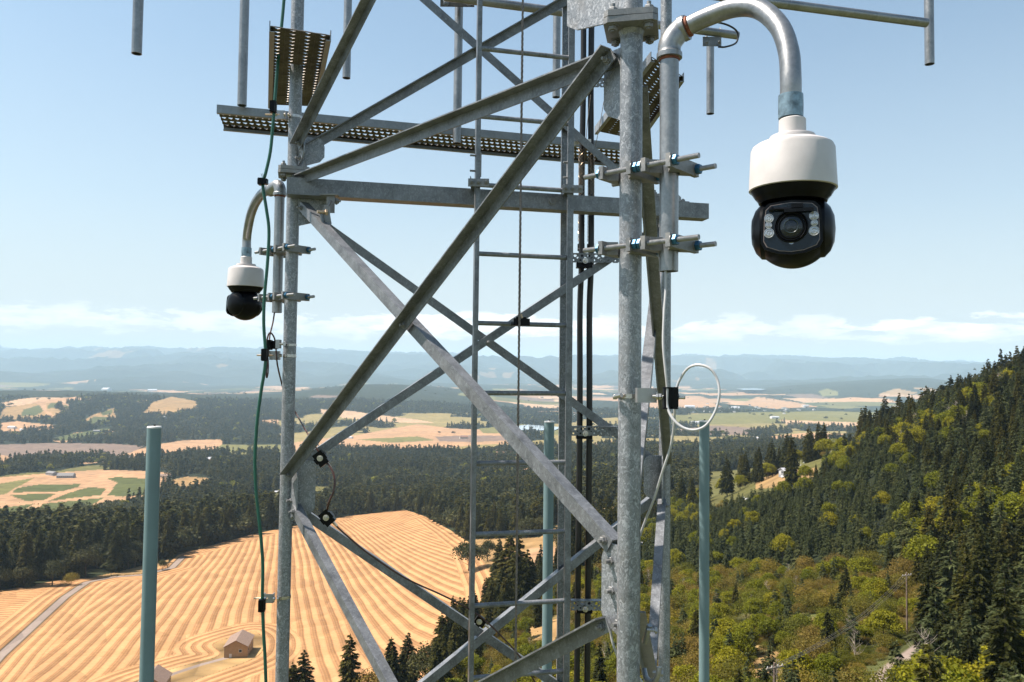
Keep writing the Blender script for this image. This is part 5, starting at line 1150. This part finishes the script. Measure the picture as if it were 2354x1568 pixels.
def vpipe(px, bottom, w_, label, top=-120, dep=None, pxt=None):
    dep = dep or .0603*F/w_; b = P(px, bottom, dep); t_ = Vector((b.x, b.y, P(px, top, dep).z)); o = thing('antenna_pipe', label, 'pipe', b, 'pipes of the antenna platform')
    mb = MB(); mb.pipe(b, t_, .0301, .0035, 28); mb.build('pipe', M['galvp'], o); return o
vpipe(314, 124, 23, 'open ended pipe hanging alone at the far upper left')
vpipe(556, 243, 22, 'tall pipe standing on the left end of the long grating', dep=5.2)
vpipe(796, 180, 18.5, 'pipe ending in mid air between the upper left braces')
vpipe(1050, 330, 19, 'tall pipe behind the ladder reaching down to the long grating', dep=5.62)
vpipe(1278, 224, 18, 'short pipe hanging behind the right ladder rail')
vpipe(1632, 262, 17.6, 'pipe hanging from the bolted plate right of the gooseneck elbow', top=104)
vpipe(2136, 148, 21, 'short end pipe at the far upper right corner')
def hpipe(a, b, r_, label):
    o = thing('crossbar_pipe', label, 'pipe', a, 'level pipes of the antenna platform'); mb = MB(); mb.pipe(a, b, r_, .0035, 28); mb.build('pipe', M['galvp'], o); return o
h1 = hpipe(P(1020, -8, 5.3), P(1695, 82, 5.95), .030, 'level pipe passing behind the big splice plates')
hpipe(P(1480, -32, 4.55), P(2128, 53, 5.13), .029, 'level pipe reaching out to the upper right corner')
ub = thing('pipe_bracket', 'bolted plate with two loops joining the crossed pipes right of the elbow', 'bracket', P(1633, 95, 5.9))
mb = MB(); mb.box(P(1636, 96, 6.02-.12), .14, .008, .07); mb.build('plate', M['galv2'], ub, smooth=False)
for px_ in (1624, 1653):
    mb = MB(); c = P(px_, 76, 5.93); mb.tube([c+Vector((0, .034*math.cos(a/10*math.pi), .034*math.sin(a/10*math.pi))) for a in range(-2, 22)], .004, 8); mb.build('loop', M['rod'], ub)
    bolt(ub, P(px_, 98, 5.86), (0, -1, 0), .010, .01, .01)
ub2 = thing('pipe_bracket', 'brown bolted plate where the tall pipe meets the level pipe behind the ladder', 'bracket', P(1050, 8, 5.3))
mb = MB(); mb.box(P(1051, 3, 5.5), .24, .008, .08); mb.build('plate', M['grate'], ub2, smooth=False)
for px_ in (1025, 1078): bolt(ub2, P(px_, 8, 5.47), (0, -1, 0), .014, .01, .004)
cable('black_lead', 'short black lead bowed over the end of the level pipe', [P(1610, 62, 5.8), P(1640, 52, 5.8), P(1672, 58, 5.8), P(1694, 74, 5.85), P(1692, 98, 5.85), P(1668, 108, 5.8), P(1650, 108, 5.8)], .007, M['coax'], 6)
# ------------------------------------------------------------------ teal antennas
for px, dep, lean, lb, dia in ((354.5, 4.5, -.0, 'teal tube antenna with a white cap, alone at the left', .0762), (1262, 5.85, 0, 'teal tube antenna standing behind the ladder and lower braces', .0745), (1618.5, 5.95, 0, 'teal tube antenna at the right, behind the white cable loop', .0745)):
    t0 = P(px, {354.5: 984, 1262: 971, 1618.5: 970}[px], dep); o = thing('whip_antenna', lb, 'antenna', (t0.x, t0.y, t0.z-4.6), 'teal tube antennas')
    mb = MB(); mb.cyl((t0.x, t0.y, t0.z-4), t0, dia/2*1.0, n=40); mb.build('tube', M['teal'], o)
    mb = MB(); mb.lathe(t0, [(dia/2, 0), (dia/2+.001, .003), (dia/2-.002, .010), (.004, .012)], n=40); mb.build('cap', M['capw'], o)
    mb = MB(); mb.cyl(t0+Vector((.002, 0, .011)), t0+Vector((.002, 0, .020)), .006, n=10); mb.build('vent', M['black'], o)
    mb = MB(); mb.cyl((t0.x, t0.y, t0.z-4.6), (t0.x, t0.y, t0.z-4), .03, n=24); L_ = min((LA, LB, LC), key=lambda q: (q.x-t0.x)**2+(q.y-t0.y)**2); mb.cyl((t0.x, t0.y, t0.z-4.3), (L_.x, L_.y, t0.z-4.3), .024, n=20); mb.build('support_arm', M['galvp'], o)

# ------------------------------------------------------------------ buildings and small things in the landscape
M['rooftan'] = simple('brown shingle roof', (.20, .135, .10), .85, 0, .15, 1.5)
M['roofgrey'] = simple('grey shingle roof', (.16, .15, .145), .8, 0, .15, 1.5)
M['roofmetal'] = simple('pale metal roof', (.45, .45, .46), .45, .2, .08, 1)
M['roofred'] = simple('red brown roof', (.17, .075, .045), .8, 0, .15, 1)
M['walltan'] = simple('tan siding', (.33, .215, .115), .8, 0, .1, .8)
M['wallcream'] = simple('cream stucco', (.50, .43, .34), .8, 0, .06, .8)
M['wallgrey'] = simple('grey siding', (.26, .265, .27), .8, 0, .1, .8)
M['wallwhite'] = simple('white siding', (.62, .60, .57), .7, 0, .05, .8)
M['win'] = simple('window glass', (.03, .04, .05), .1, 0, .1, 2)
M['trim'] = simple('white trim', (.55, .54, .52), .6, 0, .05, 2)
M['pole'] = simple('weathered pole wood', (.17, .12, .09), .85, 0, .3, 2)
M['tarp'] = simple('white tarp', (.65, .65, .66), .6, 0, .05, 3)
M['soil'] = simple('bare soil', (.30, .175, .10), .95, 0, .2, .3)
def house(name, label, cat, px, py_, L_, W_, H_, rot, wall, roof, rh=None, hip=False, group=None, wing=False, chim=False, dist=None):
    if dist: q = P(px, py_, dist); p = Vector((q.x, q.y, float(terrain(q.x, q.y)[0])))
    else: p = hit(px, py_)
    rh = rh or W_*.28; o = thing(name, label, cat, p, group); c, s = math.cos(rot), math.sin(rot)
    def T(x, y, z): return Vector((p.x+x*c-y*s, p.y+x*s+y*c, p.z+z))
    X, Y_ = Vector((c, s, 0)), Vector((-s, c, 0)); b = -1.5
    mb = MB(); a, w = L_/2, W_/2
    if hip: mb.box(T(0, 0, (H_+b)/2), L_, W_, H_-b, X, Y_, (0, 0, 1))
    else:
        pr = [(-w, b), (w, b), (w, H_), (0, H_+rh), (-w, H_)]; mb.prism(pr, T(-a, 0, 0), Y_, (0, 0, 1), L_)
    wl = mb.build('wall', wall, o, smooth=False)
    e = .45; mb = MB(); k = rh/w
    if hip:
        r_ = max(.2, a-w); zb = H_+.02
        vs = [T(-a-e, -w-e, zb), T(a+e, -w-e, zb), T(a+e, w+e, zb), T(-a-e, w+e, zb), T(-r_, 0, zb+rh), T(r_, 0, zb+rh)]
        mb.add(vs, [(0, 1, 5, 4), (2, 3, 4, 5), (1, 2, 5), (3, 0, 4), (3, 2, 1, 0)])
    else:
        for sg in (-1, 1):
            z0, z1, y0 = H_-e*k+.03, H_+rh+.03, sg*(w+e)
            vs = [T(-a-e, y0, z0), T(a+e, y0, z0), T(a+e, 0, z1), T(-a-e, 0, z1), T(-a-e, y0, z0+.18), T(a+e, y0, z0+.18), T(a+e, 0, z1+.18), T(-a-e, 0, z1+.18)]
            mb.add(vs, [(0, 1, 2, 3), (7, 6, 5, 4), (0, 4, 5, 1), (1, 5, 6, 2), (2, 6, 7, 3), (3, 7, 4, 0)])
    rf = mb.build('roof', roof, o, smooth=False)
    if chim: mb = MB(); mb.box(T(a*.4, w*.3, H_+rh*.9), .9, .9, rh+1.6, X, Y_, (0, 0, 1)); mb.build('chimney', M['wallgrey'], rf, smooth=False)
    def win(x, y, z, ww, hh, ax, ay, nm='window'):
        n = ax.cross(Vector((0, 0, 1))); mb = MB(); mb.box(T(x, y, z)+ay*.02, ww+.25, .06, hh+.25, ax, ay, (0, 0, 1)); f = mb.build(nm, M['trim'], o, smooth=False)
        mb = MB(); mb.box(T(x, y, z)+ay*.06, ww, .05, hh, ax, ay, (0, 0, 1)); mb.build('pane', M['win'], f, smooth=False)
    n = max(2, int(L_/4))
    for i in range(n): win(-a+(i+.5)*L_/n, -w, H_*.62, 1.3, 1.2, X, -Y_)
    for sg in (-1, 1):
        win(sg*a, -w*.4, H_*.62, 1.2, 1.2, Y_, X*sg)
    mb = MB(); mb.box(T(-a, w*.45, 1.05)-X*.03, 1.1, .08, 2.1, Y_, X, (0, 0, 1)); dr_ = mb.build('door', M['trim'], o, smooth=False)
    if wing:
        mb = MB(); mb.prism([(-2.6, b), (2.6, b), (2.6, H_-.6), (0, H_+.7), (-2.6, H_-.6)], T(-a*.15, -w-3, 0), X, (0, 0, 1), -3.2); mb.build('wing', wall, o, smooth=False)
    return o
house('farmhouse', 'tan two storey house with a brown gable roof alone inside the hay field', 'house', 549, 1500, 15, 10, 5.2, R(98), M['walltan'], M['rooftan'], 2.6)
house('barn', 'tan gabled roof at the bottom edge beside the left teal antenna', 'barn', 352, 1590, 12, 10, 4.6, R(100), M['walltan'], M['rooftan'], 3.4)
house('cream_house', 'cream house with a brown hip roof among trees right of the hay field', 'house', 1133, 1229, 17, 12, 3.2, R(-12), M['wallcream'], M['rooftan'], 3.4, hip=True, wing=True)
house('brown_house', 'brown roofed house behind the tall fir right of the cream house', 'house', 1090+98, 1206, 13, 9, 3, R(20), M['walltan'], M['rooftan'], 2.2, hip=True)
house('grey_house', 'grey roofed house in the woods just left of the right ladder rail', 'house', 1000, 1072, 26, 16, 6, R(25), M['wallgrey'], M['roofgrey'], 5, chim=True)
house('shed', 'grey tin shed under the lone pine in the hillside clearing', 'shed', 1808, 1091, 8, 5, 2.8, R(18), M['wallgrey'], M['roofmetal'], 1.2)
house('roadside_house', 'pale roofed house half hidden between the large leg and the right teal antenna', 'house', 1560, 1132, 17, 10, 3.4, R(30), M['wallcream'], M['roofgrey'], 2.6)
house('winery', 'dark roofed winery on top of the vineyard knoll', 'winery', 152, 1098, 32, 16, 5, R(8), M['wallgrey'], M['roofgrey'], 5)
house('winery_shed', 'long pale building behind the left teal antenna on the knoll', 'shed', 380, 1097, 24, 10, 4, R(-5), M['wallcream'], M['rooftan'], 2.5)
FARM = [(28, 985, 'wallwhite', 'roofmetal', 34, 'white barn among the dry fields at the left edge'), (52, 990, 'wallwhite', 'roofmetal', 26, 'smaller white barn right beside the one at the left edge'),
 (288, 1055, 'wallwhite', 'roofmetal', 26, 'white roofed farmhouse below the ploughed field'), (470, 1060, 'wallcream', 'roofmetal', 34, 'long pale building in the trees beyond the left teal antenna'),
 (488, 1062, 'walltan', 'roofred', 20, 'small red roofed building at the end of the long pale one'), (120, 1092, 'wallgrey', 'roofgrey', 26, 'low grey building behind the vineyard knoll'),
 (223, 993, 'wallgrey', 'roofgrey', 28, 'grey house at the foot of the forested ridge'), (375, 962, 'wallgrey', 'roofmetal', 40, 'pale barn beside the small vineyard on the ridge'),
 (640, 1134, 'wallwhite', 'roofmetal', 12, 'tiny white house at the edge of the woods left of the left leg'), (803, 1008, 'wallwhite', 'roofmetal', 26, 'white farm shed in the middle of the dry fields'),
 (1065, 1008, 'wallcream', 'roofred', 30, 'farmhouse on the ploughed field beyond the crossed braces'), (1325, 958, 'wallwhite', 'roofmetal', 50, 'white sheds between the two black coax cables'),
 (1740, 1010, 'wallwhite', 'roofmetal', 26, 'white barn on the dry field right of the white loop'), (1600, 975, 'wallwhite', 'roofmetal', 50, 'white farm building inside the white cable loop'),
 (1585, 938, 'wallwhite', 'roofmetal', 75, 'long white warehouse in the far valley inside the loop'), (1690, 940, 'wallwhite', 'roofmetal', 60, 'white warehouse in the far valley just outside the loop'),
 (1850, 935, 'wallcream', 'roofmetal', 60, 'pale farm complex in the far valley below the clearcut hill'), (1780, 962, 'wallwhite', 'roofmetal', 45, 'pale shed on the green valley floor'),
 (245, 897, 'wallwhite', 'roofmetal', 120, 'long white sheds in the far valley above the left teal antenna'), (350, 900, 'wallwhite', 'roofmetal', 110, 'white sheds in the far valley between the left antenna and the green cable')]
for px_, py_, w_, r_, L_, lb in FARM:
    house('farm_building', lb, 'farm building', px_, py_, L_, L_*.55, L_*.16+1, R((px_*37) % 60-30), M[w_], M[r_], L_*.12, group='farm buildings scattered over the valley')
# a village: small pale houses strung along the valley road
vp = []
for k in range(46):
    px_ = 1560 + rng.random()*330; py_ = 941 + rng.normal(0, 5); p = hit(px_, py_); vp.append(p)
vh = None
for k, p in enumerate(vp):
    if vh is None:
        vh = house('village_house', 'small pale house in the village far down the valley', 'house', 1600, 941, 17, 11, 4.5, .4, M['wallwhite'], M['roofgrey'], 3, group='small pale houses of the far valley village')
    c = copy_tree(vh); c.location = p; c.rotation_euler = (0, 0, rng.random()*3); s_ = .8+.9*rng.random(); c.scale = (s_, s_, s_)
# clutter in the clearing
for k, (px_, py_, sx, sy, sz, lb) in enumerate([(1798, 1098, 3.2, 1.4, 1.3, 'white boat shaped load left of the lone pine trunk'), (1822, 1108, 2.6, 2, 1.6, 'white stacked sheets right at the foot of the lone pine'), (1806, 1112, 4.5, 1.8, 1.2, 'low row of white junk below the lone pine'),
   (1849, 1064, 2.4, 1.6, 1.2, 'white crate high on the clearing right of the pine'), (1838, 1070, 3.6, 1.4, .9, 'flat white trailer above the round maple'), (1704, 1146, 3, 1.8, 1.2, 'white trailer at the lower left of the clearing'),
   (1716, 1149, 2.2, 1.4, 1.1, 'white bags beside the trailer at the lower left of the clearing'), (1730, 1144, 1.8, 1.2, 1.0, 'single white sack right of the white bags'), (1738, 1086, 3.4, 1.6, 1.5, 'white van by the dirt track')]):
    p = hit(px_, py_); o = thing('tarp_pile', lb, 'tarp pile', p); mb = MB()
    for q in range(3): mb.box(p+Vector((rng.normal(0, sx*.3), rng.normal(0, sy*.3), sz*(.3+.12*q))), sx*(.5+.2*q), sy*(.7), sz*.5, (math.cos(q*.7+k), math.sin(q*.7+k), 0), (-math.sin(q*.7+k), math.cos(q*.7+k), 0), (0, 0, 1))
    mb.build('tarp', M['tarp'], o, smooth=False)
# utility poles and their wires
def upole(px_, py_, h, label, dist=None):
    p = hit(px_, py_) if dist is None else None
    if p is None: q = P(px_, py_, dist); p = Vector((q.x, q.y, float(terrain(q.x, q.y)[0])))
    o = thing('utility_pole', label, 'utility pole', p, 'wooden utility poles'); mb = MB(); mb.cyl(p-Vector((0, 0, 1)), p+Vector((0, 0, h)), .17, .11, n=12); mb.build('post', M['pole'], o)
    mb = MB(); mb.box(p+Vector((0, -.16, h-.5)), 2.6, .12, .14, (.9, .43, 0), (-.43, .9, 0), (0, 0, 1)); ca = mb.build('crossarm', M['paleb'], o, smooth=False)
    for s in (-1.1, -.45, .45, 1.1): mb = MB(); mb.lathe(p+Vector((.9*s, .43*s-.16, h-.43)), [(.03, 0), (.06, .05), (.05, .1), (.06, .15), (.02, .2)], n=10); mb.build('insulator', M['trim'], ca)
    return p+Vector((0, -.16, h-.35))
q = P(2083, 1322, 150); g = float(terrain(q.x, q.y)[0]); t1 = upole(2083, 1322, q.z-g+.5, 'grey wooden utility pole with a crossarm in the trees above the lane', 150)
t2 = upole(1780, 1700, 9, 'utility pole below the frame feeding the wires', 92)
upole(1213, 1345, 9, 'thin wooden pole between the ladder and the tall firs'); upole(1202, 1310, 9, 'thin wooden pole at the right rim of the hay field')
for s in (-1.1, -.45, .45, 1.1):
    a, b = t1+Vector((.9*s, .43*s, 0)), t2+Vector((.9*s, .43*s, 0)); o = thing('power_line', 'thin power line sagging from the pole above the lane down the scrubby slope', 'wire', b, 'power lines over the scrub')
    mb = MB(); mb.tube([a.lerp(b, i/16)-Vector((0, 0, 1.6*4*(i/16)*(1-i/16))) for i in range(17)], .018, 5); mb.build('wire', M['wire'], o)
# ------------------------------------------------------------------ haze
def make_haze():
    mb = MB(); x0, x1, y0, y1, z0, z1 = -118000, 118000, -43500, 43500, -2200, 900
    mb.box(((x0+x1)/2, (y0+y1)/2, (z0+z1)/2), x1-x0, y1-y0, z1-z0)
    m = bpy.data.materials.new('haze'); m.use_nodes = True; t = m.node_tree
    for n in list(t.nodes): t.nodes.remove(n)
    v = nd(t, 'ShaderNodeVolumePrincipled'); v.inputs['Color'].default_value = (.60, .83, 1.0, 1); v.inputs['Density'].default_value = HAZE; v.inputs['Anisotropy'].default_value = .0
    o = nd(t, 'ShaderNodeOutputMaterial'); t.links.new(v.outputs[0], o.inputs['Volume'])
    m.cycles.homogeneous_volume = True if hasattr(m.cycles, 'homogeneous_volume') else True
    h = mb.build('haze', m, smooth=False); h['kind'] = 'stuff'; h['label'] = 'thin blue summer haze filling the valley air'; h['category'] = 'haze'
HAZE = 4.3e-5
make_haze()
